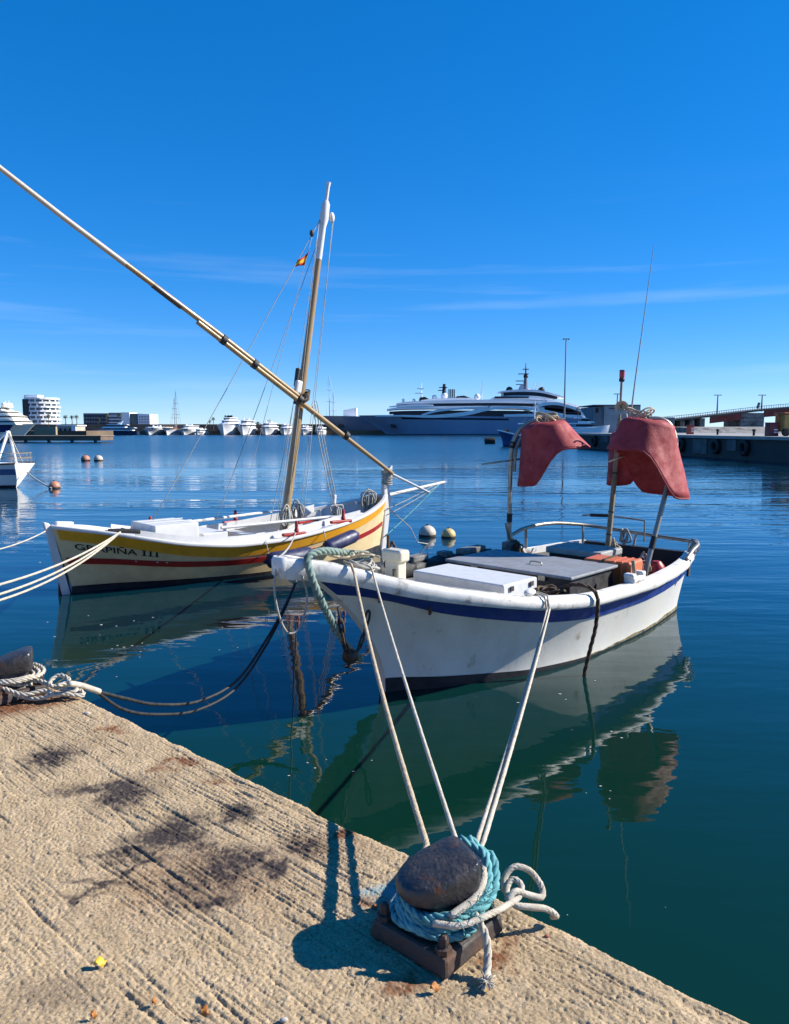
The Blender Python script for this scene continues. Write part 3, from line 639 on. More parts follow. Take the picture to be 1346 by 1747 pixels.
# ================================================================== beige lateen boat
BX, BY, BTH = -5.11, 11.32, .735
def Bp(u, n, z): return Vector((BX+math.cos(BTH)*u+math.sin(BTH)*n, BY+math.sin(BTH)*u-math.cos(BTH)*n, z))
HB = Hull(6.6, [0, .26, .66, 1.32, 1.98, 2.64, 3.3, 3.96, 4.62, 5.28, 5.94, 6.34, 6.6], [.05, .28, .55, .86, 1.02, 1.1, 1.12, 1.1, 1.02, .85, .55, .3, .07],
          [0, .69, 1.22, 1.8, 2.66, 3.3, 3.82, 4.83, 5.85, 6.6], [1.04, .93, .81, .70, .625, .63, .67, .78, .94, 1.12],
          [0, .28, .94, 1.3, 1.78, 2.5, 3.2, 4.0, 4.8, 5.5, 6.0, 6.45, 6.6], [.02, .02, .14, .28, .45, .66, .76, .76, .66, .42, .2, .02, .02], rake=.30, q=1.0, rake2=.16, flare=1.0)
bb = empty('lateen_sailboat', (BX, BY, 0), BTH, 'beige wooden lateen sailboat with yellow and red stripes named GRAPIÑA III', 'sailboat')
HB.shell(48, 14).build('hull', BEIGE, bb, smooth=40)
sh_ = HB.sheer
HB.band(lambda u: sh_(u)-.215+.03*abs(u-3.3)/3.3, lambda u: sh_(u)-.025, .016, .05, 6.55).build('yellow_strake', YELLOW, bb, smooth=40)
HB.band(lambda u: .50*sh_(u)-.045, lambda u: .50*sh_(u)+.05, .018, .05, 6.55).build('red_stripe', RED, bb, smooth=40)
HB.band(lambda u: -.15, lambda u: .07+.012*abs(u-3.3), .005, .0, 6.6).build('boot_top', BOOT, bb, smooth=40)
HB.rail(.035, .07, .03, .025, n=56, r=.012).build('gunwale', WPAINT, bb, smooth=50)
HB.inner(.32, .5, 6.3, -.04, n=40).build('lining', WPAINT, bb, smooth=40)
HB.deck(.34, .3, 6.3, .05).build('floor_boards', WPAINT, bb)
HB.deck(lambda u: sh_(u)-.03, .06, 1.15, .03).build('aft_deck', WPAINT, bb)
# side decks with coaming boards
for side in (-1, 1):
    rings = []; rc = []
    for i in range(31):
        u = 1.1+(5.35-1.1)*i/30; b = HB.half(u, 1); z = sh_(u); x = HB.pt(u, z, side).x; wdt = .30*min(1, (5.6-u)/.8, (u-.6)/.6+.2)
        rings.append([Vector((x, side*(b-.05), z-.008)), Vector((x, side*(b-wdt), z+.005)), Vector((x, side*(b-wdt), z-.03)), Vector((x, side*(b-.05), z-.04))])
        rc.append([Vector((x, side*(b-wdt+.015), z-.04)), Vector((x, side*(b-wdt+.015), z+.11)), Vector((x, side*(b-wdt-.015), z+.11)), Vector((x, side*(b-wdt-.015), z-.04))])
    MB().loft(rings, True, True).build('side_deck', WPAINT, bb, smooth=30)
    MB().loft(rc, True, True).build('coaming', WPAINT, bb, smooth=30)
for u in (5.2, 5.5, 5.8):
    for side in (1, -1):
        MB().tube([HB.pt(u, sh_(u)-.03, side, -.06), HB.pt(u, .36, side, -.06)], .02, 6).build('rib', WPAINT, bb)
for u in (2.75, 3.5, 4.75):
    mb = MB(); mb.box((u, 0, sh_(u)-.06), (.22, 2*HB.half(u, 1)-.5, .03)); mb.build('thwart', WPAINT, bb, bevel=.006)
# engine box, side locker
mb = MB(); mb.box((1.80, 0, .72), (.78, .94, .50), taper=.96); eb = mb.build('engine_box', WPAINT, bb, bevel=.012)
for y in (-.16, .16):
    mb = MB(); mb.box((1.80, y, .985), (.80, .02, .012)); mb.build('box_batten', WPAINT, bb)
mb = MB(); mb.box((2.48, 0, .62), (.46, .9, .30)); mb.build('after_locker', WPAINT, bb, bevel=.012)
mb = MB(); mb.box((1.22, 0, .70), (.30, .7, .30)); mb.build('helm_seat', WPAINT, bb, bevel=.012)
# stern and bow posts
sp = MB(); sp.prism([(.30, -.3), (.02, 1.02), (-.03, 1.10), (-.10, 1.12), (-.09, 1.05), (-.06, .95), (.17, -.3)], -.04, .04); sp.build('sternpost', WPAINT, bb, bevel=.012)
rd = MB(); rd.prism([(.10, .50), (.17, .50), (.34, -.35), (.05, -.35)], -.022, .022); rd.build('rudder', BOOT, bb, bevel=.008)
mb = MB(); mb.box((.20, .0, 1.06), (.26, .11, .09), (0, .1, 0)); mb.build('rudder_head', WPAINT, bb, bevel=.02)
bp = MB(); bp.prism([(6.44, -.3), (6.56, .6), (6.58, 1.05), (6.55, 1.28), (6.60, 1.50), (6.62, 1.60), (6.78, 1.74), (6.80, 1.70), (6.72, 1.50), (6.70, 1.28), (6.76, 1.05), (6.70, .6), (6.56, -.3)], -.05, .05); bp.build('stem_post', WPAINT, bb, bevel=.018)
# bowsprit and boom
MB().tube([(6.0, .18, 1.00), (8.50, .12, 1.30)], [.045, .032], 10).build('bowsprit', WPAINT, bb, smooth=60)
MB().tube([(6.66, -.05, 1.60), (7.42, -.50, 1.16)], [.03, .024], 10).build('tack_spar', WPAINT, bb, smooth=60)
# mast: varnished with a white painted head
m0 = Vector((4.08, 0, .36)); m1 = Vector((5.23, 0, 6.95)); mv = m1-m0
def mast_pt(z): return m0+mv*((z-m0.z)/mv.z)
MB().tube([mast_pt(.36), mast_pt(2.5), mast_pt(5.6)], [.082, .078, .056], 16).build('mast', VARN, bb, smooth=60)
MB().tube([mast_pt(5.6), mast_pt(6.2), mast_pt(6.35), mast_pt(6.62), mast_pt(6.68)], [.058, .058, .085, .075, .045], 16).build('mast_head', WPAINT, bb, smooth=60)
MB().tube([mast_pt(6.66), mast_pt(6.95), mast_pt(7.02)], [.034, .034, .045], 10).build('truck', WPAINT, bb, smooth=60)
mb = MB(); mb.sphere(mast_pt(6.42)+Vector((.16, -.02, -.02)), .09, 12, 8, (.6, .5, 1.1)); mb.build('halyard_block', WPAINT, bb, smooth=180)
# yard in two lapped poles
yl = Vector((6.66, -.14, 1.60)); yc = Vector((4.40, -.16, 2.99)); yv = (yc-yl).normalized(); Ltot = 9.6
def yard(d): return yl+yv*d
MB().tube([yard(-.05), yard(2.0), yard(5.0)], [.038, .050, .042], 12).build('lower_yard', VARN, bb, smooth=60)
up = Vector((-.032, 0, -.056))
MB().tube([yard(2.55)-up, yard(4.4)-up, yard(6.5)-up*.3], [.042, .046, .042], 12).build('upper_yard', VARN, bb, smooth=60)
MB().tube([yard(6.4)-up*.3, yard(7.4), yard(9.6)], [.044, .040, .030], 12).build('yard_tip', pm('spar_pale', (.60, .52, .42), (.5, .42, .33), 5, .4), bb, smooth=60)
MB().tube([yard(5.35)-up*.5, yard(5.9)-up*.4], [.047, .046], 12).build('yard_sleeve', pm('spar_dark', (.10, .06, .035), (.07, .045, .03), 5, .4), bb, smooth=60)
for d in (1.35, 2.62, 3.72, 4.42): MB().tube([yard(d)-up*.5, yard(d+.09)-up*.5], .082, 10).build('yard_band', BLACK, bb, smooth=60)
mb = MB(); mb.box(mast_pt(3.12)+Vector((-.15, -.12, .12)), (.13, .10, .24), (0, .2, 0)); mb.build('parrel_block', WPAINT, bb, bevel=.03)
mb = MB(); mb.box(mast_pt(3.42)+Vector((-.16, -.05, .0)), (.09, .10, .34), (0, .17, 0)); mb.build('upper_block', BLACK, bb, bevel=.02)
mb = MB()
for j in range(7):
    c = mast_pt(3.0+.024*j); mb.tube([c+Vector((.125*math.cos(a)-.02, .17*math.sin(a)-.06, .06*math.cos(a)+.015*math.sin(a+j))) for a in np.linspace(0, 2*math.pi, 18, endpoint=False)], .013, 6, closed=True)
mb.build('parrel_lashing', R_BROWN, bb, smooth=180)
mb = MB()
for j in range(9):
    c = Vector((6.66, -.02, 1.36+.035*j)); mb.tube([c+Vector((.10*math.cos(a), .11*math.sin(a), .015*math.sin(a+j))) for a in np.linspace(0, 2*math.pi, 16, endpoint=False)], .014, 6, closed=True)
mb.build('stem_lashing', R_GREY, bb, smooth=180)
# standing and running rigging
for a, b, r in ((mast_pt(6.5), (1.75, .35, .95), .007), (mast_pt(6.2), (3.0, .55, .75), .006), (mast_pt(6.42)+Vector((.2, 0, 0)), (4.35, -.30, .80), .006), (mast_pt(6.42)+Vector((.22, 0, 0)), (4.55, .10, .80), .005),
                (mast_pt(6.3)-Vector((.10, 0, 0)), (4.02, -.25, .80), .006), (mast_pt(6.2)-Vector((.13, .05, 0)), (3.90, -.1, .80), .005), (mast_pt(3.2)-Vector((.15, .1, 0)), (3.85, -.22, .78), .007), (mast_pt(3.15)-Vector((.2, .1, 0)), (3.80, -.05, .78), .006),
                (mast_pt(3.0)+Vector((.25, -.1, 0)), (5.02, -.35, 1.2), .009), (mast_pt(3.0)+Vector((.30, -.1, 0)), (5.06, -.38, 1.2), .009), (mast_pt(2.95)+Vector((.2, -.1, 0)), (4.98, -.33, 1.2), .009),
                ((6.68, 0, 1.5), (8.45, .12, 1.32), .006), ((8.42, .12, 1.29), (6.62, -.06, .72), .008), ((8.2, .12, 1.26), (6.55, -.12, .85), .007), ((7.42, -.5, 1.16), (6.72, -.02, 1.2), .006)):
    MB().tube(sag(a, b, .03, 10), r, 5).build('rigging_line', R_GREY, bb, smooth=180)
MB().tube(sag((8.3, .1, 1.26), (6.55, -.08, .28), .02, 12), .011, 6).build('bobstay', R_TEAL, bb, smooth=180)
mb = MB(); mb.box((5.03, -.36, 1.16), (.06, .08, .18), (0, .1, 0)); mb.build('tackle_block', WPAINT, bb, bevel=.02)
def coil(c, r, n, mat, name, par=None, rr=.014, vertical=True):
    mb = MB(); c = Vector(c)
    for j in range(n):
        e = Vector((random.uniform(-.03, .03), random.uniform(-.03, .03), random.uniform(-.03, .03))); q = r*random.uniform(.55, 1.1); tw = random.uniform(-1.2, 1.2); w1 = random.uniform(.3, .75); w3_ = random.uniform(-.25, .25)
        if vertical: L_ = [c+e+Vector((q*(w1*math.cos(a)+w3_*math.sin(2*a))*math.cos(tw), q*w1*math.cos(a)*math.sin(tw)-.03*j/n, q*(math.sin(a)+w3_*math.cos(2*a)))) for a in np.linspace(0, 2*math.pi, 20, endpoint=False)]
        else: L_ = [c+e+Vector((q*math.cos(a), q*math.sin(a), .02*math.sin(2*a+j)+j*rr*.7)) for a in np.linspace(0, 2*math.pi, 20, endpoint=False)]
        mb.tube(L_, rr, 6, closed=True)
    return mb.build(name, mat, par, smooth=180)
for c, r, n, lab in (((4.02, -.22, .90), .20, 8, 'coil of grey line hanging on the left of the mast foot'), ((4.28, -.20, .96), .19, 7, 'coil of grey line hanging on the right of the mast foot'), ((5.02, -.42, .92), .16, 9, 'bunched line hanging under the tackle forward of the mast'), ((6.22, .05, 1.02), .22, 10, 'large tangle of line inside the bow of the beige sailboat')):
    o = coil(c, r, n, R_GREY, 'rope_coil'); o.location = (BX, BY, 0); o.rotation_euler = (0, 0, BTH); tag(o, lab, 'rope', 'coiled lines on the lateen sailboat')
# red rowlock chocks
for u, side in ((3.62, -1), (4.72, -1), (3.7, 1), (1.95, 1)):
    z = sh_(u)+.03; y = side*(HB.half(u, 1)-.04); x = HB.pt(u, z-.03, side).x
    mb = MB(); mb.box((x, y, z+.025), (.46, .075, .055), (0, 0, side*.05)); ch = mb.build('red_chock', RED, bb, bevel=.015)
    MB().lathe([(.03, 0), (.045, .03), (.028, .08), (.03, .16), (.018, .20)], (x+.05, y, z+.05), seg=12).build('thole_pin', RED, ch, smooth=40)
mb = MB(); mb.box((4.5, -.25, .78), (.60, .06, .05), (0, 0, .3)); mb.build('red_bar', RED, bb, bevel=.01)
# oars laid along the far side
for u0, u1, y0, y1, lab in ((2.3, 5.2, .62, .95, 'long white oar lying along the far side of the beige sailboat'), (2.6, 5.6, -.42, -.52, 'long white oar lying on the near side of the beige sailboat')):
    o = MB(); o.tube([(u0, y0, .84), (u1-.8, y1, .86)], .028, 8); ob = o.build('oar', WPAINT, None, smooth=60)
    o2 = MB(); o2.box(((u1-.8+u1)/2, y1+.01, .865), (.85, .16, .022), (0, 0, .1)); bl = o2.build('blade', WPAINT, ob, bevel=.01)
    ob.location = (BX, BY, 0); ob.rotation_euler = (0, 0, BTH); tag(ob, lab, 'oar', 'oars in the lateen sailboat')
mb = MB(); mb.tube([(.66, -.50, .965), (.80, -.55, .965), (.95, -.60, .95), (1.1, -.64, .93)], .035, 8); mb.build('stern_cleat', BLACK, bb, smooth=60)
# name lettering laid on the planking
fc = bpy.data.curves.new('name_font', 'FONT'); fc.body = 'GRAPIÑA'; fc.size = 1.0; fc.resolution_u = 3; fc.offset = .012
fo = bpy.data.objects.new('name_font', fc); COL.objects.link(fo)
dg = bpy.context.evaluated_depsgraph_get(); fm = bpy.data.meshes.new_from_object(fo.evaluated_get(dg)); bpy.data.objects.remove(fo)
TS = .17; xs = [v.co.x for v in fm.vertices]; wname = max(xs)-min(xs)
nu0, nz0, nu1, nz1 = .43, .695, 1.08, .63
def on_hull(a, h):
    """a along the name, h above its base line"""
    u = .20+a; zb = float(np.interp(u, [.20, 1.35], [.69, .505])); return HB.pt(u, zb+h, -1, .010)
bm = bmesh.new(); bm.from_mesh(fm); bmesh.ops.triangulate(bm, faces=bm.faces); bmesh.ops.subdivide_edges(bm, edges=[e for e in bm.edges if e.calc_length() > .25], cuts=2)
for v in bm.verts: v.co = on_hull((v.co.x-min(xs))/wname*.80, v.co.y*TS*.80)
bm.to_mesh(fm); bm.free()
no = bpy.data.objects.new('name_lettering', fm); COL.objects.link(no); fm.materials.clear(); fm.materials.append(BLACK); no.parent = bb
ser = MB()
def hrect(a0, a1, h0, h1): ser.add([on_hull(a0, h0), on_hull(a1, h0), on_hull(a1, h1), on_hull(a0, h1)], [(0, 1, 2, 3)])
for k in range(3):
    a = .86+k*.088; hrect(a+.020, a+.048, .010, .090); hrect(a, a+.068, 0, .012); hrect(a, a+.068, .088, .100)
ser.build('name_numerals', BLACK, bb)
# hull drain spots
for u in (.98, 1.28, 1.42):
    mb = MB(); mb.sphere(HB.pt(u, .49*sh_(u)+.038, -1, .016), .016, 8, 6, (1.4, .5, .5)); mb.build('scupper', WPAINT, bb, smooth=180)
# fenders
def fender(p0, p1, r, label):
    root = empty('fender', Vector(p0).lerp(Vector(p1), .5), 0, label, 'fender', 'navy fenders on the lateen sailboat')
    a = Vector(p0)-root.location; b = Vector(p1)-root.location; d = (b-a); L_ = d.length
    MB().lathe([(.02, 0), (r*.55, .015), (r*.85, .05), (r, .11), (r, L_-.11), (r*.85, L_-.05), (r*.55, L_-.015), (.02, L_)], a, d, 20).build('body', NAVY, root, smooth=50)
    for e, q in ((a, -1), (b, 1)):
        MB().lathe([(.03, -.01), (.035, .03), (.02, .06)], e, d*q, 12).build('eye', BLACK, root, smooth=40)
fender(Bp(4.15, 1.22, .42), Bp(4.95, 1.12, .58), .125, 'navy blue fender hanging near the bow of the beige sailboat')
fender(Bp(2.95, 1.26, .34), Bp(3.85, 1.30, .36), .14, 'navy blue fender lying amidships behind the white boat\'s stem')
MB().tube([Bp(3.0, 1.26, .40), Bp(3.0, 1.16, .66)], .008, 6).build('tmp', R_GREY); bpy.data.objects['tmp'].name = 'fender_line'
tag(bpy.data.objects['fender_line'], 'short grey line tying the midship fender to the beige sailboat', 'rope')
wire('fender_line', [Bp(4.2, 1.22, .46), Bp(4.22, 1.10, .74)], .008, R_GREY, 'short grey line tying the bow fender to the beige sailboat', 'rope')
# pennants on the flag halyard
fl = MB(); Q = [Bp(4.80, 0, 5.66), Bp(4.72, .0, 5.36)]
W1, W2, W3 = aty(527, 430, 14.5), aty(519, 452, 14.5), aty(503, 455, 14.42)
rows_ = []
for i in range(9):
    t = i/8; rows_.append([W1.lerp(aty(506, 447, 14.4), t)+Vector((0, .03*math.sin(t*7), .01*math.sin(t*9))), W2.lerp(W3, t)+Vector((0, .03*math.sin(t*7+.6), 0))])
def flagcol():
    m = bpy.data.materials.new('flag_red_yellow'); m.use_nodes = True; t = m.node_tree; b = t.nodes['Principled BSDF']; b.inputs['Roughness'].default_value = .8
    at = N(t, 'ShaderNodeAttribute', attribute_name='band'); r = N(t, 'ShaderNodeValToRGB'); r.color_ramp.interpolation = 'CONSTANT'
    e = r.color_ramp.elements; e[0].color = (.45, .03, .01, 1); e[1].position = .27; e[1].color = (.75, .38, .01, 1); q = e.new(.73); q.color = (.45, .03, .01, 1)
    t.links.new(at.outputs['Fac'], r.inputs[0]); t.links.new(r.outputs[0], b.inputs['Base Color']); return m
grid = [[a.lerp(b, k/6) for k in range(7)] for a, b in rows_]
fl.loft(grid, False, False); fo = fl.build('pennant', flagcol(), None, smooth=180, solid=.004)
at = fo.data.attributes.new('band', 'FLOAT', 'POINT'); at.data.foreach_set('value', [k/6 for i in range(9) for k in range(7)])
tag(fo, 'small red and yellow flag flying left of the mast', 'flag')
mb = MB(); mb.sphere(aty(532, 398, 14.6), .06, 10, 8, (.7, .7, 1.1)); tag(mb.build('signal_block', RUST, None, smooth=180), 'small reddish pulley block on the stay left of the mast head', 'pulley')
wire('flag_halyard', sag(aty(533, 402, 14.6), Bp(3.3, -.2, .9), .0, 8), .004, R_GREY, 'thin flag halyard running down beside the mast', 'rope')

# ================================================================== bollards
def bollard(c, label, rz, s=1.0):
    root = empty('bollard', c, rz, label, 'bollard', 'mooring bollards on the quay')
    b = MB(); b.box((0, 0, .03), (.31, .31, .06), taper=.94); b.build('base_plate', RUST, root, bevel=.012)
    b = MB(); b.lathe([(.125, .055), (.105, .075), (.09, .11), (.082, .15), (.085, .18), (.09, .21)], (0, 0, 0), seg=28); b.build('post', IRON, root, smooth=50)
    for i, j in ((-1, -1), (-1, 1), (1, -1), (1, 1)):
        n = MB(); n.lathe([(.026, .055), (.026, .075), (.015, .078), (.015, .105), (.008, .112)], (i*.118, j*.118, 0), seg=6); n.build('bolt', RUST, root)
    # horned cap: egg in plan, domed and tilted
    K = 40; rings = []
    def ring(k, z, tilt):
        o = []
        for i in range(K):
            a = 2*math.pi*i/K; c_, s_ = math.cos(a), math.sin(a)
            rx = .162 if c_ < 0 else .085; ry = .104-(.030*(-c_)**2 if c_ < 0 else 0)
            e_ = .42 if c_ > 0 else .62; x = rx*np.sign(c_)*abs(c_)**e_*k; y = ry*np.sign(s_)*abs(s_)**e_*k
            o.append(Matrix.Rotation(R(-26), 3, 'Z') @ Vector((x+.030, y, z+tilt*(x+.178)/.266)))
        return o
    for k, z, tl_ in ((.45, .155, .0), (.80, .146, .0), (.93, .150, .004), (.985, .160, .015), (1.0, .172, .03), (1.0, .182, .055), (.97, .192, .068), (.92, .197, .073), (.72, .201, .078), (.45, .203, .080), (.2, .204, .080)): rings.append(ring(k, z, tl_))
    cap = MB().loft(rings, True, True); cap.build('cap', IRON, root, smooth=32)
    return root
BC = Vector((.135, 2.285, QZ+.002)); BRZ = math.atan2(-EN.y, -EN.x)
bollard(BC, 'rusty black mooring bollard in the foreground wrapped in teal rope', BRZ+.0)
BL = Vector((-2.30, 4.50, QZ+.002)); bollard(BL, 'dark mooring bollard cut by the left edge with white rope round it', BRZ)
# teal rope turns
def turns(c, r0, z0, z1, n, jit, ph=0, up=None):
    P = []; m = int(n*26)
    for i in range(m+1):
        t = i/m; a = ph+t*n*2*math.pi; r = r0+jit*math.sin(t*n*7.3)+jit*.6*math.sin(t*n*3.1+1)
        P.append(c+Vector((r*math.cos(a), r*math.sin(a), z0+(z1-z0)*(.5-.5*math.cos(t*math.pi*2.0*1.0))+.008*math.sin(a*1.7))))
    return P
tr = MB()
rope_mb(turns(BC, .108, .080, .135, 4.2, .010), .0135, tr)
rope_mb(turns(BC, .128, .075, .115, 3.1, .010, 1.0), .0130, tr)
rope_mb(spline([BC+Vector(p) for p in ((.09, -.09, .12), (.155, -.02, .16), (.16, .06, .22), (.13, .10, .23), (.08, .12, .25))], 30), .015, tr)
rope_mb(spline([BC+Vector(p) for p in ((.12, -.07, .11), (.18, .0, .15), (.185, .07, .21), (.15, .10, .22), (.11, .13, .25))], 30), .015, tr)
for i in range(70):
    a = random.uniform(-1.2, .6); p = BC+Vector((.16*math.cos(a), .16*math.sin(a), random.uniform(.10, .18))); d = Vector((random.uniform(-.4, 1), random.uniform(-1, .6), random.uniform(-.4, .8))).normalized()*random.uniform(.02, .05)
    tr.tube([p, p+d*.6+Vector((0, 0, .004)), p+d], .0012, 4)
tag(tr.build('teal_rope', R_TEAL, None, smooth=180), 'teal rope wound round the post of the foreground bollard', 'rope')
# white mooring lines of the white boat
topb = BC+Vector((.02, .10, .20))
r1 = [BC+Vector((-.10, .0, .15)), BC+Vector((-.07, .08, .17))]+sag(BC+Vector((-.025, .16, .20)), Wp(.46, .40, 1.30), .09, 30)+[Wp(.46, .36, 1.37), Wp(.47, .26, 1.38)]
lrope('mooring_rope', r1, .0115, R_TAN, 'thick tan mooring rope from the bollard to the bow, leftmost of its ropes', group='mooring ropes of the white boat')
r2 = [BC+Vector((.06, .08, .17))]+sag(BC+Vector((.075, .17, .21)), Wp(.62, .47, 1.26), .03, 24)+[Wp(.62, .44, 1.33), Wp(.64, .36, 1.34)]
lrope('mooring_rope', r2, .0085, R_WHITE, 'thin white mooring rope in the middle, ending at the bow rail', group='mooring ropes of the white boat')
for k, lab in ((0, 'left strand of the doubled white rope running to the midship rail'), (1, 'right strand of the doubled white rope running to the midship rail')):
    o = Vector((.022*k, 0, 0)); r3 = [BC+Vector((.06, .06, .17)), BC+Vector((.12, .11, .19))+o*.6]+sag(BC+Vector((.145, .17, .22))+o, Wp(2.22+.05*k, 1.165, .80), .06-.02*k, 30)+[Wp(2.23+.05*k, 1.13, .93), Wp(2.25+.05*k, 1.0, .94)]
    lrope('mooring_rope', r3, .0085, R_WHITE, lab, group='mooring ropes of the white boat')
# knot and loops on the right of the bollard
def B(x, y, z): return BC+Vector((x, y, z))
kn = [B(-.02, -.14, .13), B(.06, -.15, .13), B(.15, -.10, .13), B(.22, -.02, .11), B(.26, .02, .11), B(.275, .05, .13), B(.25, .07, .14), B(.225, .04, .12), B(.24, .0, .10), B(.29, .0, .09), B(.35, .02, .07), B(.385, .03, .04), B(.375, .05, .025)]
lrope('knotted_rope', spline(kn, 130), .0100, R_WHITE, 'white rope knotted on the right of the foreground bollard', group='loose white rope ends')
kn = [B(.22, .05, .11), B(.225, .08, .14), B(.26, .10, .165), B(.31, .10, .15), B(.345, .08, .11), B(.34, .05, .09), B(.29, .035, .11), B(.25, .02, .13), B(.22, .0, .11)]
lrope('rope_loop', spline(kn, 110), .0100, R_WHITE, 'open loop of white rope standing over the quay edge', group='loose white rope ends')
kn = [B(.11, .10, .22), B(.15, .03, .20), B(.12, -.06, .17), B(.03, -.125, .14)]
lrope('rope_turn', spline(kn, 60), .0115, R_WHITE, 'white rope turn slanting under the cap of the foreground bollard', group='loose white rope ends')
tl = spline([B(.11, -.10, .13), B(.135, -.145, .10), B(.14, -.17, .06), B(.135, -.20, .022), B(.13, -.235, .014)], 50)
mb = rope_mb(tl, .0125); e = tl[-1]
for i in range(60):
    d = Vector((random.uniform(-1, 1), random.uniform(-1.2, .5), random.uniform(-.1, .8))).normalized()*random.uniform(.012, .034)
    mb.tube([e, e+d*.6, e+d+Vector((0, 0, -.004))], .0022, 4)
tag(mb.build('rope_tail', R_WHITE, None, smooth=180), 'frayed end of white rope hanging beside the base plate', 'rope', 'loose white rope ends')
# ropes on the left bollard
mb = MB()
for j in range(5): rope_mb(turns(BL, .11+.010*j, .07+.014*j, .10+.010*j, 1.1, .014, j*1.3), .012, mb)
tag(mb.build('rope_turns', R_WHITE, None, smooth=180), 'white rope turns round the left bollard', 'rope')
def L(px, py, z): return atz(px, py, z)
mb = MB()
for pts in (((20, 1165, 1.0), (60, 1160, 1.0), (100, 1172, .98), (118, 1160, 1.02), (100, 1152, 1.04), (85, 1168, 1.0), (125, 1180, .95)), ((0, 1172, 1.0), (40, 1185, .96), (75, 1178, .97), (95, 1185, .95), (130, 1178, .96), (120, 1165, 1.0), (98, 1170, 1.0)), ((10, 1182, .95), (60, 1192, .93), (100, 1184, .95), (142, 1186, .93), (128, 1170, .97))):
    rope_mb(spline([L(*p) for p in pts], 70), .0135, mb)
tag(mb.build('knotted_rope', R_WHITE, None, smooth=180), 'heap of knotted white rope beside the left bollard', 'rope')
# black doubled lines drooping to the water and back up to the white boat's stem
for k, lab in ((0, 'upper black mooring line drooping from the left bollard to the boats'), (1, 'lower black mooring line drooping beside its twin')):
    o = Vector((0, -.06*k, -.05*k)); pts = [L(125, 1168, 1.0), L(160, 1178, .90), aty(215, 1192, 4.9)+o, aty(270, 1202, 5.3)+o, aty(340, 1196, 5.8)+o, aty(405, 1160, 6.3)+o, aty(455, 1090, 6.8)+o, aty(488, 1030, 7.2)+o*.5, aty(512, 975, 7.6)]
    wire('black_line', spline(pts, 80), .012-.001*k, R_BLACK, lab, 'rope', 'black mooring lines')
wire('white_splice', spline([L(118, 1166, 1.02), L(140, 1170, .97), L(170, 1180, .90)], 16), .018, R_WHITE, 'short white sleeve where the black lines leave the left bollard', 'rope')
# thick green rope over the white boat's bow with chain and shackle
gp = [Wp(.95, .06, 1.36), Wp(.62, .12, 1.42), Wp(.34, .16, 1.475), Wp(.16, .17, 1.45), Wp(.13, .23, 1.32), Wp(.20, .27, 1.10), Wp(.40, .22, .82), Wp(.60, .16, .60), Wp(.82, .10, .42)]
lrope('green_rope', spline(gp, 70), .034, R_GREEN, 'thick green laid rope draped over the white bow', pitch=.17)
ch = MB(); cp = spline([Wp(.40, .27, .98), Wp(.45, .26, .78), Wp(.55, .22, .56), Wp(.70, .16, .50), Wp(.80, .16, .66), Wp(.78, .24, .88)], 14)
for i in range(len(cp)-1):
    a, b = cp[i], cp[i+1]; d = (b-a); c = (a+b)/2; d.normalize(); sdv = d.cross(Vector((0, 0, 1) if i % 2 else (1, 0, 0))).normalized()
    ln = (b-a).length*.72
    ch.tube([c+d*ln*math.cos(t)+sdv*.022*math.sin(t) for t in np.linspace(0, 2*math.pi, 14, endpoint=False)], .011, 6, closed=True)
tag(ch.build('chain', RUST, None, smooth=180), 'rusty chain hanging under the white boat\'s bow', 'chain')
sk = MB(); c = Wp(.62, .17, .52); sk.sphere(c, .06, 12, 8, (1.1, 1.1, 1.0)); sk.tube([c+Vector((.055*math.cos(a), .03, .055*math.sin(a)-.02)) for a in np.linspace(0, 2*math.pi, 16, endpoint=False)], .018, 6, closed=True)
tag(sk.build('shackle', RUST, None, smooth=180), 'dark rusty shackle joining chain and green rope', 'shackle')
wire('hanging_loop', spline([Wp(-.01, .0, 1.46), aty(468, 1000, 6.15), aty(476, 1050, 6.2), aty(492, 1080, 6.25), aty(512, 1068, 6.3), aty(524, 1020, 6.35), Wp(.10, .16, 1.30)], 60), .0095, R_GREY, 'thin grey loop of line hanging below the white bow', 'rope')
wire('grey_line', sag(Wp(.0, .0, 1.45), Bp(3.7, 1.0, .72), .05, 20), .010, R_GREY, 'grey line from the white stem up to the beige sailboat', 'rope')
mb = MB()
for j in range(5):
    c = Wp(.48+.07*j, .08+.03*j, 1.43-.01*j); rr = .10+.02*math.sin(j*2)
    mb.tube([c+Vector((rr*1.2*math.cos(a), rr*.8*math.sin(a), .02*math.sin(2*a+j))) for a in np.linspace(0, 5.5, 22)], .009, 6)
tag(mb.build('bow_lashing', R_TAN, None, smooth=180), 'loops of thin tan line lying on the white bow', 'rope')
# brown rope over the midship rail
lrope('brown_rope', spline([Wp(2.95, .72, .72), Wp(2.92, .88, .86), Wp(2.93, 1.10, .93), Wp(2.97, 1.27, .85), Wp(2.98, 1.27, .55), Wp(2.95, 1.22, .25), Wp(2.93, 1.18, .0), Wp(2.93, 1.18, -.2)], 60), .021, R_BROWN, 'brown rope hanging over the white boat\'s side into the water', pitch=.26)
o = coil(Wp(2.9, .80, .80), .11, 6, R_BROWN, 'rope_bundle', rr=.016, vertical=False); tag(o, 'bundle of brown rope beside the dark engine box', 'rope')
o = coil(Wp(6.30, -.1, .98), .12, 6, R_GREY, 'rope_bundle', rr=.013); tag(o, 'bundle of grey line tied on the stern rail', 'rope')
o = coil(Wp(6.42, .85, .88), .10, 3, R_GREY, 'rope_ring', rr=.009); tag(o, 'loop of line on the right corner of the stern rail', 'rope')
o = coil(Wp(1.75, -.35, 1.16), .14, 5, R_BROWN, 'rope_bundle', rr=.014); tag(o, 'dark line hanging behind the cream bitt of the white boat', 'rope')
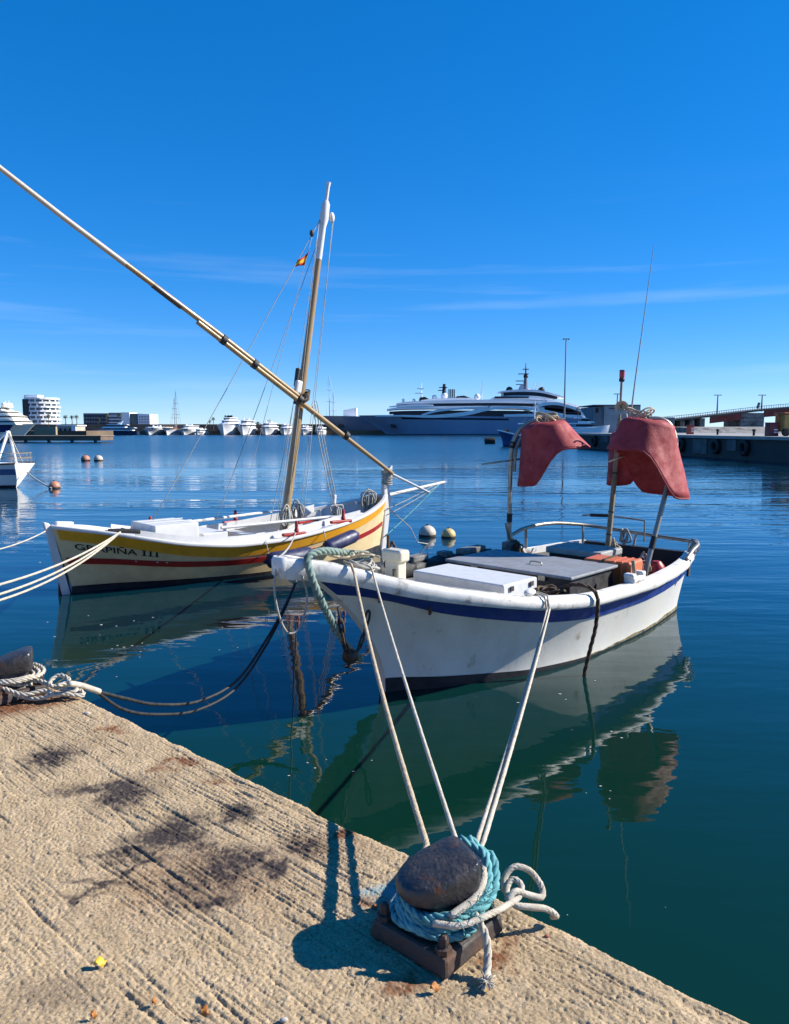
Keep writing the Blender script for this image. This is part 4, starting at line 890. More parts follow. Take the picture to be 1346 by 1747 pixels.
for k, (u, n, z, r, m_, lab) in enumerate(((5.15, .72, .78, .13, R_GREY, 'tangle of grey line round the foot of the right hoop'), (4.78, -.92, .86, .12, R_BROWN, 'tangle of brown line round the foot of the left hoop'), (5.75, .05, .80, .14, R_TAN, 'tan line coiled at the foot of the wooden pole'), (5.5, -.45, .52, .2, R_BROWN, 'brown heap of line on the stern deck'), (1.05, -.12, 1.20, .13, R_GREY, 'small grey coil lying in the bow of the white boat'))):
    tag(coil(Wp(u, n, z), r, 8, m_, 'rope_tangle', rr=.011, vertical=(k != 4)), lab, 'rope', 'tangled lines in the white boat')
# stern lines of the beige boat leading out of frame to the left
for k, (e0, e1, lab) in enumerate((((196, 915), (-60, 1012), 'upper white stern line of the beige sailboat'), ((200, 917), (-60, 1030), 'middle white stern line of the beige sailboat'), ((204, 919), (-60, 1040), 'lowest white stern line of the beige sailboat'))):
    lrope('stern_line', sag(Bp(.80, .62, .95), aty(e1[0], e1[1], 7.2+.15*k), .10+.03*k, 40), .0135, R_WHITE, lab, group='white stern lines of the beige sailboat')
wire('thin_line', sag(Bp(.0, -.05, 1.0), aty(-40, 945, 9.5), .05, 16), .010, R_WHITE, 'thin white line from the beige sternpost to the left edge', 'rope')

# small litter on the quay
def leaf(px, py, mat, r, label, a=0):
    c = atz(px, py, QZ+.008); m = MB(); rings = []
    for i in range(7):
        t = i/6; wdt = r*.55*math.sin(math.pi*min(t*.92+.06, 1)); x = r*(t-.5)*2
        rings.append([Vector((x, -wdt, .006+.010*math.cos(t*5))), Vector((x, 0, .002+.004*t)), Vector((x, wdt, .008+.012*math.sin(t*4)))])
    m.loft(rings, False, False); o = m.build('leaf', mat, None, smooth=180, solid=.0012); o.location = c; o.rotation_euler = (.1, .15, a); tag(o, label, 'leaf', 'leaves on the quay')
LY = pm('yellow_leaf', (.75, .48, .03), (.65, .36, .03), 40, .6); LO = pm('orange_leaf', (.45, .16, .02), (.30, .11, .02), 40, .7)
leaf(171, 1645, LY, .019, 'bright yellow leaf lying on the quay', .6); leaf(349, 1728, LO, .015, 'orange leaf near the bottom edge of the quay', -.5)
leaf(263, 1712, LO, .008, 'small brown leaf left of the orange one', 1); leaf(160, 1735, LO, .009, 'brown leaf near the bottom left corner of the quay', .3)
leaf(742, 1688, LO, .016, 'dry brown leaf at the front corner of the bollard base', .2); leaf(640, 1548, LO, .010, 'rust coloured leaf left of the bollard base', 1.4)
PEB = pm('pebble', (.55, .5, .45), (.3, .27, .24), 30, .8); PER = pm('red_chip', (.45, .13, .08), (.35, .1, .07), 30, .8)
for px, py, r, mt, lab in ((484, 1740, .010, PEB, 'pale pebble on the bottom edge of the quay'), (933, 1597, .007, PER, 'small red chip on the quay right of the bollard'), (148, 1217, .016, PEB, 'pale stone chip near the quay edge by the left bollard'), (662, 1549, .006, PEB, 'tiny white chip left of the bollard shadow')):
    m = MB(); m.sphere((0, 0, 0), r, 10, 6, (1.2, .9, .6)); o = m.build('pebble', mt, None, smooth=180); o.location = atz(px, py, QZ+r*.4); tag(o, lab, 'pebble')

# ================================================================== buoys and neighbours on the water
def buoy(px, py, r, c1, c2, label, yel=False):
    p = atz(px, py, 0); root = empty('buoy', (p.x, p.y, 0), 0, label, 'buoy', 'mooring buoys')
    m = MB(); m.sphere((0, 0, r*.35), r, 20, 14, (1, 1, .95)); m.build('ball', c1, root, smooth=180)
    m = MB(); m.lathe([(r*.97, -.02), (r*1.005, r*.12), (r*1.005, r*.22), (r*.96, r*.3)], (0, 0, 0), seg=20); m.build('weed_band', c2, root, smooth=60)
    m = MB(); m.lathe([(r*.16, 0), (r*.16, r*.12), (r*.06, r*.2)], (0, 0, r*1.27), seg=10); m.build('eye', c2, root, smooth=60)
BW = pm('buoy_white', (.68, .60, .50), (.55, .46, .36), 6, .5); BO = pm('buoy_orange', (.60, .26, .15), (.5, .2, .12), 6, .5); BYL = pm('buoy_yellow', (.72, .55, .22), (.6, .45, .16), 6, .5); WEED = pm('weed', (.02, .022, .02), (.05, .05, .03), 10, .8)
buoy(729, 915, .20, BW, WEED, 'pale round buoy with dark weed band, left of the central pair')
buoy(765, 917, .165, BYL, WEED, 'yellowish low buoy, right of the central pair')
buoy(93, 833, .23, BO, WEED, 'orange buoy beside the white sailboat on the left'); buoy(146, 786, .33, BO, WEED, 'orange buoy, left of the distant pair'); buoy(168, 786, .33, BW, WEED, 'white buoy, right of the distant pair')
wire('pickup_line', [atz(735, 925, .0)+Vector((0, 0, -.05)), aty(712, 925, 15.8), aty(700, 900, 15.9), Bp(6.6, -.02, .95)], .010, R_GREY, 'dark mooring line from the beige bow down to the buoys', 'rope')

# foam flecks and scraps drifting on the water
fk = MB()
for px, py, n_, sp in ((170, 1075, 9, 60), (480, 1120, 6, 60), (530, 1310, 6, 40), (60, 935, 10, 60), (1060, 1350, 4, 30), (250, 1085, 10, 80), (930, 1170, 5, 60), (1120, 1560, 4, 120), (1000, 1240, 4, 80)):
    for i in range(n_):
        c = atz(px+random.gauss(0, sp), py+random.gauss(0, sp*.3), .004); r = random.uniform(.003, .011)*c.y/7; m_ = 7
        fk.add([c+Vector((r*1.6*math.cos(2*math.pi*k/m_)*random.uniform(.6, 1.2), r*math.sin(2*math.pi*k/m_)*random.uniform(.6, 1.2), 0)) for k in range(m_)]+[c+Vector((0, 0, r*.4))], [(k, (k+1) % m_, m_) for k in range(m_)])
tag(fk.build('foam_flecks', pm('foam', (.7, .7, .66), (.55, .52, .45), 20, .8)), 'scattered white foam flecks drifting on the near water', 'foam', kind='stuff')

# small white sailboat at the left edge
sb_p = atz(40, 832, 0)
HS = Hull(7.0, [0, .15, 1, 3, 5, 7], [.62, .72, .95, 1.15, .8, .02], [0, 3, 7], [1.02, .95, 1.1], [0, .55, 1.5, 3, 5, 6.5, 7], [.02, .04, .7, .95, .6, .05, .02], rake=.5, q=.8)
ss = empty('small_sailboat', (sb_p.x+.12, sb_p.y, 0), math.pi-.25, 'white sailboat with blue stripe cut by the left edge', 'sailboat')
HS.shell(24, 8).build('hull', FWHITE, ss, smooth=40)
HS.band(lambda u: .55, lambda u: .80, .012, .02, 6.9).build('blue_stripe', pm('far_blue', (.12, .22, .45), (.10, .18, .38), 3, .4), ss, smooth=40)
HS.band(lambda u: -.1, lambda u: .10, .01, .0, 6.9).build('boot_top', BOOT, ss, smooth=40)
HS.rail(.03, .05, .05, .02).build('toe_rail', BLACK, ss)
HS.deck(1.0, .1, 6.6, .05).build('deck', FWHITE, ss)
mb = MB(); mb.box((3.2, 0, 1.2), (2.6, 1.1, .42), taper=.85); mb.build('cabin', FWHITE, ss, bevel=.06)
for s_ in (-1, 1):
    MB().tube([(.9, .55*s_, 1.0), (.75, .05*s_, 2.35)], .05, 8).build('gantry_leg', FWHITE, ss, smooth=60)
    MB().tube([(1.9, .6*s_, 1.05), (.75, .05*s_, 2.35)], .05, 8).build('gantry_strut', FWHITE, ss, smooth=60)
MB().tube([(.75, 0, 2.35), (.05, .1, 1.1)], .025, 8).build('backstay', STEEL, ss, smooth=60)
for z in (1.25, 1.45): MB().tube(spline([(1.6, -.95, z), (.6, -.85, z), (.12, -.5, z), (.1, .5, z), (.6, .85, z), (1.6, .95, z)], 30), .018, 6).build('pushpit_rail', pm('old_wood', (.34, .26, .18), (.24, .18, .12), 8, .7), ss, smooth=60)
for p in ((1.5, -.95), (.6, -.85), (.12, -.5), (.1, .5), (.6, .85)): MB().tube([(p[0], p[1], .98), (p[0], p[1], 1.45)], .016, 6).build('stanchion', STEEL, ss, smooth=60)
wire('stern_tie', sag(aty(46, 806, sb_p.y), atz(88, 833, .02), .05, 8), .03, R_GREY, 'dark line from the white sailboat to its orange buoy', 'rope')

# ================================================================== far shore
YF = 272.0
def fx(px, Y): return aty(px, 742, Y).x
def fz(py, Y): return aty(673, py, Y).z
def fpoly(pts, Y): return [(aty(a, b, Y).x, aty(a, b, Y).z) for a, b in pts]
g = MB(); g.add([(-900, YF+10, 1.6), (900, YF+22, 1.6), (900, 3500, 3), (-900, 3500, 3), (-900, YF+10, -1), (900, YF+22, -1)], [(0, 1, 2, 3), (0, 4, 5, 1)])
tag(g.build('far_shore', EARTH), 'brown far shore behind the marina', 'shore', kind='structure')
# far quay wall blocks with brown parapet
mb = MB(); mb.box((fx(330, 300), 300, 2.6), (130, 6, 2.6)); tag(mb.build('shore_wall', pm('brown_wall', (.24, .17, .11), (.16, .12, .085), .15, .9), None), 'long brown wall behind the row of motor yachts', 'wall')

def motor_yacht(px, wpx, top, label, decks=3, Y=YF, hullmat=None, yaw=0.0, hull_h=.42, dome=True, group='motor yachts moored along the far quay'):
    """bow-on cruiser; width and height in metres from its place"""
    Wd = wpx*Y/FPX; Ht = fz(top, Y); x = fx(px, Y); Ln = Wd*3.2
    root = empty('motor_yacht', (x, Y, 0), math.pi/2+yaw, label, 'yacht', group)
    hm = hullmat or FWHITE; hz = Ht*hull_h; b = Wd/2
    Hh = Hull(Ln, [0, Ln*.08, Ln*.25, Ln*.5, Ln], [.05, b*.55, b*.92, b, b*.95], [0, Ln*.4, Ln], [hz*1.12, hz*.9, hz*.85], [0, Ln*.1, Ln*.35, Ln], [.02, .05, b*.7, b*.85], rake=Ln*.10, q=1.2)
    Hh.shell(18, 6).build('hull', hm, root, smooth=40)
    Hh.deck(lambda u: Hh.sheer(u)-.05, .2, Ln-.1, .03).build('deck', FWHITE, root)
    Hh.band(lambda u: -.2, lambda u: .16, .02, .1, Ln-.1).build('boot_top', BOOT, root)
    z = hz*.9; dh = (Ht*.80-z)/decks; w_ = Wd*.84; l0 = Ln*.16
    for d in range(decks):
        w2 = w_*(1-.13*d); l1 = Ln*(.95-.09*d); l0 = Ln*(.20+.10*d)
        def cap(i, zz): return [(l0+i, -w2*.18), (l0+i+w2*.22, -w2*.42), (l0+w2*.6, -w2*.5), (l1, -w2*.5), (l1, w2*.5), (l0+w2*.6, w2*.5), (l0+i+w2*.22, w2*.42), (l0+i, w2*.18)]
        m = MB(); P0 = cap(0, 0); m.loft([[Vector((a, c, z)) for a, c in P0], [Vector((a+dh*.25, c*.97, z+dh*.36)) for a, c in P0]], True, True); m.build('deck_house', FWHITE, root)
        m = MB(); m.loft([[Vector((a+dh*.27, c*.955, z+dh*.36)) for a, c in P0], [Vector((a+dh*.55, c*.93, z+dh*.74)) for a, c in P0]], True, True); m.build('window_band', GLASS, root)
        m = MB(); m.loft([[Vector((a+dh*.30, c*1.05, z+dh*.74)) for a, c in P0], [Vector((a+dh*.5, c*1.05, z+dh)) for a, c in P0]], True, True); m.build('roof', FWHITE, root, bevel=.05)
        z += dh
    m = MB(); m.box((Ln*.55, 0, z+Ht*.05), (Ln*.10, Wd*.30, Ht*.10), taper=.6); m.build('radar_arch', FWHITE if decks < 3 else BLACK, root)
    MB().tube([(Ln*.55, 0, z), (Ln*.55, 0, Ht)], Wd*.012, 6).build('mast', FWHITE, root)
    if dome:
        for sy in (-.18, .18):
            m = MB(); m.sphere((Ln*.5, sy*Wd, z+Ht*.06), Wd*.06, 10, 8); m.build('dome', FWHITE if decks < 3 else BLACK, root, smooth=180)
    return root
motor_yacht(380, 31, 704, 'tallest white three-deck yacht in the row, bow on', 3, hull_h=.44)
motor_yacht(413, 25, 710, 'white yacht just right of the tallest one with a tall white mast', 2, Y=274)
motor_yacht(452, 26, 716, 'white yacht left of the beige boat\'s mast', 2, Y=275)
motor_yacht(484, 22, 720, 'white yacht half hidden behind the beige boat\'s mast', 2, Y=276)
motor_yacht(517, 22, 724, 'small white yacht right of the mast behind the rigging', 2, Y=277)
motor_yacht(544, 18, 726, 'smallest white yacht next to the dark superyacht bow', 1, Y=277)
motor_yacht(312, 26, 722, 'low white yacht with black radar arch right of the two masted ship', 2, Y=274)
motor_yacht(336, 16, 729, 'tiny white cruiser between the low yacht and the tallest one', 1, Y=272)
motor_yacht(251, 34, 725, 'wide white and turquoise glazed yacht below the white building', 1, Y=275, hull_h=.6)
# long navy yacht, side on
def side_yacht(pxs, pxe, base, top, Y, label, hullmat, bow_left=True, tiers=2, group=None):
    x0, x1 = fx(pxs, Y), fx(pxe, Y); Ln = x1-x0; hz = (fz(base-(base-top)*.45, Y)); b = Ln*.09
    root = empty('side_on_yacht', (x0 if bow_left else x1, Y, 0), 0 if bow_left else math.pi, label, 'yacht', group)
    Hh = Hull(Ln, [0, Ln*.1, Ln*.3, Ln], [.05, b*.6, b, b*.9], [0, Ln*.5, Ln], [hz*1.15, hz*.95, hz*.8], [0, Ln*.1, Ln*.35, Ln], [.02, .05, b*.8, b*.85], rake=Ln*.07, q=1.3)
    Hh.shell(20, 6).build('hull', hullmat, root, smooth=40); Hh.deck(lambda u: Hh.sheer(u)-.05, .3, Ln-.1, .03).build('deck', FWHITE, root)
    Ht = fz(top, Y); z = hz*.9; dh = (Ht-z)/tiers
    for d in range(tiers):
        a, e = Ln*(.28+.10*d), Ln*(.92-.13*d); hw = b*(.75-.12*d)
        m = MB(); m.prism([(a, z), (e, z), (e, z+dh*.30), (a+dh*.5, z+dh*.30)], -hw, hw); m.build('deck_house', FWHITE, root)
        m = MB(); m.prism([(a+dh*.5, z+dh*.30), (e-.3, z+dh*.30), (e-.6, z+dh*.78), (a+dh*1.6, z+dh*.78)], -hw*.97, hw*.97); m.build('window_band', GLASS, root)
        m = MB(); m.prism([(a+dh*1.2, z+dh*.78), (e+1.0, z+dh*.78), (e+.4, z+dh), (a+dh*2.0, z+dh)], -hw*1.04, hw*1.04); m.build('roof', FWHITE, root)
        z += dh
    m = MB(); m.prism([(Ln*.62, z), (Ln*.70, z), (Ln*.74, z+dh*1.1), (Ln*.72, z+dh*1.1)], -.2, .2); m.build('mast', FWHITE, root)
    return root
side_yacht(140, 236, 742, 724, 273, 'long low navy blue yacht moored side-on below the pale buildings', FNAVY, True, 2)
# two masted ship
tsx = fx(282, 276); ts = empty('tall_ship', (tsx, 276, 0), math.pi/2, 'two masted ship with tall bare masts and wooden hull', 'ship')
Hh = Hull(22, [0, 2, 7, 22], [.05, 1.6, 2.6, 2.2], [0, 10, 22], [2.6, 2.0, 2.2], [0, 2, 8, 22], [.02, .05, 2.2, 1.8], rake=2)
Hh.shell(16, 6).build('hull', FWHITE, ts, smooth=40); Hh.rail(.06, .1, .12, .12).build('rail', pm('far_wood', (.32, .16, .08), (.25, .12, .06), .5, .6), ts); Hh.deck(1.9, .5, 21, .1).build('deck', pm('far_wood', (0, 0, 0)), ts)
for px, top in ((280, 661), (288, 676)):
    xx = -(fx(px, 276)-tsx); zt = fz(top, 276)
    MB().tube([(8+(288-px), xx, 1.5), (8+(288-px), xx, zt)], [.16, .06], 6).build('mast', pm('far_mast', (.42, .40, .38), None, rough=.6), ts)
    for k in (.45, .7): MB().tube([(8+(288-px), xx-2.2*(1.1-k), zt*k), (8+(288-px), xx+2.2*(1.1-k), zt*k)], .06, 6).build('spreader', pm('far_mast', (0, 0, 0)), ts)
    for sy in (-1, 1): MB().tube([(8+(288-px), xx, zt*.97), (8+(288-px), xx+2.0*sy, 2)], .025, 4).build('shroud', BLACK, ts)
# faint lattice mast of a sailing yacht behind the superyacht bow
lmx = fx(564, 330); lm_ = empty('far_sailing_yacht', (lmx, 330, 0), 0, 'pale tall double mast of a sailing yacht behind the superyacht bow', 'sailing yacht')
PALE = pm('pale_mast', (.70, .74, .80), None, rough=.6)
for dx, zt in ((-.4, fz(640, 330)), (1.4, fz(668, 330))):
    MB().tube([(dx, 0, 1), (dx, 0, zt)], [.22, .10], 6).build('mast', PALE, lm_)
    for k in (.55, .75): MB().tube([(dx-1.2, 0, zt*k), (dx+1.2, 0, zt*k)], .06, 4).build('spreader', PALE, lm_)
    for sg in (-1, 1): MB().tube([(dx, 0, zt), (dx+1.3*sg, 0, zt*.75), (dx+1.3*sg, 0, 2)], .03, 4).build('shroud', PALE, lm_)
mb = MB(); mb.box((0, 4, 1.3), (5, 16, 2.2), taper=.85); mb.build('hull', FWHITE, lm_, bevel=.3)

# ---- superyachts
def dome(parent, px, py, rpx, Y, mat, y=0):
    p = aty(px, py, Y); r = rpx*Y/FPX; m = MB(); m.sphere((p.x, p.y+y, p.z), r, 14, 10); m.build('radome', mat, parent, smooth=180)
def superyacht(bow_px, stern_px, stemfoot_px, deck_py, Y, beam, hm, label):
    x0, x1 = fx(bow_px, Y), fx(stern_px, Y); Ln = x1-x0; hz = fz(deck_py, Y); b = beam/2; rk = fx(stemfoot_px, Y)-x0
    root = empty('superyacht', (x0, Y+b, 0), 0, label, 'superyacht', 'superyachts moored at the far quay')
    Hh = Hull(Ln, [0, Ln*.06, Ln*.16, Ln*.32, Ln*.9, Ln], [.1, b*.5, b*.85, b, b, b*.8], [0, Ln*.12, Ln*.5, Ln], [hz, hz*.99, hz*.93, hz*.80], [0, rk, Ln*.2, Ln*.4, Ln], [.02, .05, b*.6, b*.92, b*.9], rake=rk, q=1.15)
    Hh.shell(36, 8).build('hull', hm, root, smooth=40)
    Hh.deck(lambda u: Hh.sheer(u)-.1, .6, Ln-.2, .05).build('deck', FWHITE, root)
    Hh.band(lambda u: -.4, lambda u: .30, .03, .2, Ln-.3).build('boot_top', BOOT, root)
    for u in (Ln*.085,):
        p = Hh.pt(u, hz*.50, -1, -.15); m = MB(); m.box((p.x, p.y, p.z), (2.2, .6, 1.7), (0, 0, -.35)); m.build('anchor_pocket', BLACK, root, bevel=.1)
    return root, Hh, x0, b
YB = 268.
syB, HB2, sx0, sb = superyacht(610, 1064, 660, 708, YB, 15, FGREY, 'blue grey superyacht with sweeping white decks, nearest of the two')
def sy_prism(name, pts, ya, yb, mat, bevel=.15):
    # points are positions in the profile plane of the yacht's near side
    m = MB(); m.prism([(a-sx0, z) for a, z in fpoly(pts, YB)], ya, yb); return m.build(name, mat, syB, bevel=bevel)
# hull window strip
m = HB2.band(lambda u: HB2.sheer(u)*.80, lambda u: HB2.sheer(u)*.90, .04, 14, 52, sides=(-1,)); m.build('hull_windows', GLASS, syB)
def curve2(top, bot, n=24):
    a = [tuple(p)[:2] for p in spline([(x, y, 0) for x, y in top], n)]; b = [tuple(p)[:2] for p in spline([(x, y, 0) for x, y in bot], n)]
    return a+b[::-1]
D = -sb
for nm, top, bot, ya, yb, mt in (
    ('main_deck_house', [(672, 706), (720, 703), (860, 703), (1000, 706), (1040, 712)], [(668, 711), (760, 713), (900, 714), (1000, 715), (1040, 716)], D+1.2, sb-1.2, GLASS),
    ('bulwark_sweep', [(640, 708), (690, 708), (740, 708), (790, 703), (830, 695), (880, 693), (930, 699), (975, 710)], [(640, 710.5), (690, 711), (740, 713), (795, 709), (835, 700), (880, 697), (930, 704), (975, 714)], D-.1, D+.5, FWHITE),
    ('upper_sweep', [(718, 707), (745, 699), (790, 695), (835, 693), (835, 692)], [(722, 709), (750, 702), (792, 698.5), (835, 696.5), (836, 696)], D-.2, D+.4, FWHITE),
    ('aft_overhang', [(860, 707), (920, 706), (985, 708), (1020, 712)], [(860, 711), (920, 711), (985, 713), (1020, 714)], D-.3, sb-.3, FWHITE),
    ('second_deck', [(664, 702), (700, 700.5), (800, 700), (900, 701), (960, 706)], [(664, 706), (700, 705.5), (800, 705), (900, 706), (960, 709)], D+2.0, sb-2.0, GLASS),
    ('second_roof', [(660, 697.5), (690, 694), (780, 692.5), (900, 693), (980, 700)], [(660, 700), (690, 698), (780, 697), (900, 698), (980, 703)], D+1.2, sb-1.2, FWHITE),
    ('bridge_deck', [(678, 690), (720, 687.5), (800, 687), (880, 687), (940, 691)], [(678, 694.5), (720, 693.5), (800, 693), (880, 693), (940, 697)], D+3.0, sb-3.0, GLASS),
    ('bridge_roof', [(676, 687.5), (700, 684.5), (770, 682.5), (860, 681), (950, 685), (985, 692)], [(676, 690), (700, 688.5), (770, 687.5), (860, 687), (950, 689.5), (985, 695)], D+2.4, sb-2.4, FWHITE),
    ('top_house', [(720, 682), (745, 679), (800, 678), (820, 682)], [(716, 684.5), (745, 684), (800, 684), (826, 684)], D+3.8, sb-3.8, FWHITE),
    ('aft_top_deck', [(844, 677), (875, 674), (920, 675), (945, 680)], [(844, 681), (875, 681), (920, 682), (955, 685)], D+3.6, sb-3.6, FWHITE),
    ('aft_top_glass', [(846, 675.5), (880, 675.5), (905, 676)], [(846, 679), (880, 678.5), (905, 678.5)], D+3.3, D+3.58, GLASS),
    ('aft_third_glass', [(862, 669), (890, 667), (930, 669), (955, 676)], [(862, 674.5), (890, 674.5), (930, 675.5), (955, 680)], D+4.2, sb-4.2, GLASS),
    ('aft_third_roof', [(856, 666.5), (885, 663.5), (925, 665), (968, 676)], [(856, 669), (885, 667.5), (925, 669), (968, 679)], D+3.9, sb-3.9, FWHITE),
    ('aft_step', [(935, 682), (960, 684), (990, 692), (1020, 702)], [(935, 690), (960, 691), (990, 699), (1020, 707)], D+2.0, sb-2.0, FWHITE),
    ('forward_step', [(664, 693), (690, 690), (720, 689), (740, 690)], [(664, 695), (690, 693.6), (720, 692.6), (740, 692.4)], D+1.6, D+2.3, FWHITE),
    ('aft_arch', [(905, 697), (925, 688), (950, 686), (975, 692), (1010, 703), (1046, 708)], [(905, 701), (926, 693), (950, 691), (975, 697), (1010, 708), (1046, 711)], D+.4, sb-.4, FWHITE),
    ('aft_arch_glass', [(930, 694), (950, 692), (972, 697), (990, 703)], [(930, 705), (950, 706), (972, 708), (990, 709)], D+1.2, sb-1.2, GLASS)):
    sy_prism(nm, curve2(top, bot), ya, yb, mt, bevel=0)
for a, b_ in (((716, 676), (736, 684)), ((780, 674), (808, 684))):
    sy_prism('funnel_block', [(a[0], b_[1]), (a[0]+1, a[1]+1), ((a[0]+b_[0])/2, a[1]), (b_[0]-3, a[1]+4), (b_[0], b_[1])], D+4.2, sb-4.2, BLACK)
for px, py, r, mt in ((758, 675.5, 6, FWHITE), (741, 678, 4.5, FWHITE), (814, 677, 5.5, FWHITE), (869, 665.5, 6, BLACK), (924, 665.5, 5.5, BLACK), (901, 668, 5.5, FWHITE), (688, 683, 3, FWHITE), (706, 683, 3, FWHITE)):
    p = aty(px, py, YB+sb); m = MB(); m.sphere((p.x-sx0, 0, p.z), r*YB/FPX, 14, 10); m.build('radome', mt, syB, smooth=180)
    m = MB(); m.box((p.x-sx0, 0, p.z-r*.25), (r*.12, r*.12, r*.3)); m.build('radome_stand', FWHITE, syB)
def sy_mast(pts, r, mt, cross=()):
    P = [aty(a, b, YB+sb) for a, b in pts]; P = [(p.x-sx0, 0, p.z) for p in P]; MB().tube(P, r, 8).build('mast', mt, syB, smooth=60)
    for px, py, w_ in cross:
        p = aty(px, py, YB+sb); m = MB(); m.box((p.x-sx0, 0, p.z), (w_*.2, 1.6, .25)); m.build('radar_bar', mt, syB)
sy_mast([(757, 682), (758, 655)], [.9, .5], BLACK, ((756, 661, 14), (752, 666, 10)))
sy_mast([(719, 684), (719, 652)], [.3, .06], FWHITE, ((717, 663, 12), (714, 671, 14)))
sy_mast([(896, 684), (897, 640)], [1.3, .5], FGREY2, ((893, 638, 18), (888, 650, 16), (886, 656, 12), (897, 630, 10)))
sy_mast([(897, 642), (897, 619)], [.35, .08], BLACK)
sy_prism('mast_fin', [(880, 682), (894, 655), (899, 655), (905, 682)], 6.9-sb, 8.1-sb, FGREY)
p = aty(897, 642, YB+sb); m = MB(); m.sphere((p.x-sx0, 0, p.z), .85, 12, 8); m.build('radome', BLACK, syB, smooth=180)
for px in (766, 769, 772, 775): sy_mast([(px, 682), (px, 664)], [.22, .22], BLACK)
for px in (787, 791, 795): sy_mast([(px, 678), (px, 664)], [.07, .05], FWHITE)
for px in (906, 911, 916): sy_mast([(px, 668), (px+7, 654)], [.14, .14], FWHITE)
sy_mast([(819, 678), (825, 650)], [.09, .05], FWHITE); sy_mast([(823, 684), (823, 652)], [.07, .05], FWHITE)
syA, HA2, ax0, ab = superyacht(545, 760, 585, 709, YB+22, 13, FGREY2, 'dark superyacht bow showing left behind the nearer one')
m = MB(); P = [(a-ax0, z) for a, z in fpoly([(584, 713), (584, 699), (607, 695), (607, 713)], YB+22)]; m.prism(P, -1, 6); m.build('raised_hatch', FWHITE, syA)

# ---- left: pier, big cream yacht, buildings
pp = [atz(-400, 757, 0), atz(172, 755, 0)]; yp = pp[1].y
mb = MB(); mb.box(((pp[0].x+pp[1].x)/2, yp+3, .70), (pp[1].x-pp[0].x, 6, .75)); pier = mb.build('pier', pm('pier_brown', (.20, .14, .10), (.14, .10, .075), .5, .8), None, bevel=.05)
tag(pier, 'low brown pier in front of the cream yacht', 'pier')
mb = MB(); mb.box(((pp[0].x+pp[1].x)/2, yp+3, 1.12), (pp[1].x-pp[0].x+.3, 6.4, .10)); mb.build('deck_slab', pm('pier_top', (.36, .28, .21), (.28, .21, .15), .5, .8), pier)
for k in range(14):
    mb = MB(); mb.tube([(pp[1].x-1.0-4.0*k, yp+.2, -.8), (pp[1].x-1.0-4.0*k, yp+.2, .5)], .28, 8); mb.build('pile', DCONC, pier, smooth=60)
YL = 165.
cyx = fx(62, YL); cy = empty('cream_yacht', (cyx, YL, 0), math.pi, 'large cream yacht with tiered decks behind the pier at the left edge', 'yacht')
k_ = YL/FPX
Hh = Hull(52, [0, 3, 9, 20, 52], [.1, 1.9, 3.8, 4.6, 4.4], [0, 10, 52], [fz(723, YL), fz(724, YL), fz(727, YL)], [0, 3, 10, 22, 52], [.02, .1, 2.6, 4.2, 4.0], rake=3.2, q=1.2)
Hh.shell(30, 8).build('hull', FCREAM, cy, smooth=40); Hh.deck(lambda u: Hh.sheer(u)-.1, .4, 51, .05).build('deck', FCREAM, cy)
Hh.band(lambda u: 1.6, lambda u: 3.2, .03, 3.6, 40, sides=(1,)).build('blue_hull_panel', pm('hull_blue', (.02, .035, .20), (.03, .05, .24), .5, .3), cy)
z = fz(724, YL)-.1
for d, (a, top) in enumerate(((1.6, 716), (2.4, 708), (3.4, 701), (5.0, 695))):
    zt = fz(top, YL); hw = 4.0-.5*d
    m = MB(); m.prism([(a+.6, z), (48-4*d, z), (48-4*d, z+(zt-z)*.45), (a+1.0, z+(zt-z)*.45)], -hw, hw); m.build('deck_house', FCREAM, cy)
    m = MB(); m.prism([(a+1.2, z+(zt-z)*.45), (47-4*d, z+(zt-z)*.45), (47-4*d, z+(zt-z)*.72), (a+1.7, z+(zt-z)*.72)], -hw*.97, hw*.97); m.build('window_band', GLASS, cy)
    m = MB(); m.prism([(a+.9, z+(zt-z)*.72), (49-4*d, z+(zt-z)*.72), (49-4*d, zt), (a+2.0, zt)], -hw*1.05, hw*1.05); m.build('roof', FCREAM, cy)
    z = zt
MB().lathe([(1.2, 0), (1.0, .6), (.5, .9)], (5.9, 0, z), seg=14).build('mast_base', FCREAM, cy, smooth=40)
for dx in (5.5, 6.2): MB().tube([(dx, 0, z), (dx, 0, fz(683, YL))], [.12, .05], 6).build('mast', FCREAM, cy)
for sy in (-1, 1):
    m = MB(); m.sphere((5.9, sy*1.4, z+.5), .5, 12, 8); m.build('radome', FCREAM, cy, smooth=180)
# round white apartment tower
YT = 340.; tx = fx(61, YT); tr_ = (fx(94, YT)-fx(36, YT))/2; zt = fz(678, YT)
tw = empty('apartment_tower', (tx, YT+tr_, 0), 0, 'round white apartment tower with balcony bands above the cream yacht', 'building')
fl_n = 7; fh = (zt-3)/fl_n
def oct_(r, n=20): return [(r*math.cos(2*math.pi*k/n), r*math.sin(2*math.pi*k/n)) for k in range(n)]
for i in range(fl_n):
    z0 = 3+i*fh
    m = MB(); m.prism(oct_(tr_*.90), z0, z0+fh*.58, 'z'); m.build('glazing', pm('tower_glass', (.07, .10, .13), (.25, .26, .25), .5, .25, lo=.5, hi=.56), tw)
    off = .35*math.sin(i*2.1)
    m = MB(); m.prism([(a+off, c) for a, c in oct_(tr_)], z0+fh*.58, z0+fh*1.0, 'z'); m.build('balcony_band', FWHITE, tw)
    for j in range(7):
        a = math.pi+.35+j*.42+.1*(i % 2)
        m = MB(); m.box((tr_*.93*math.cos(a), tr_*.93*math.sin(a), z0+fh*.29), (.5, .5, fh*.58), (0, 0, a)); m.build('pier_wall', FWHITE, tw)
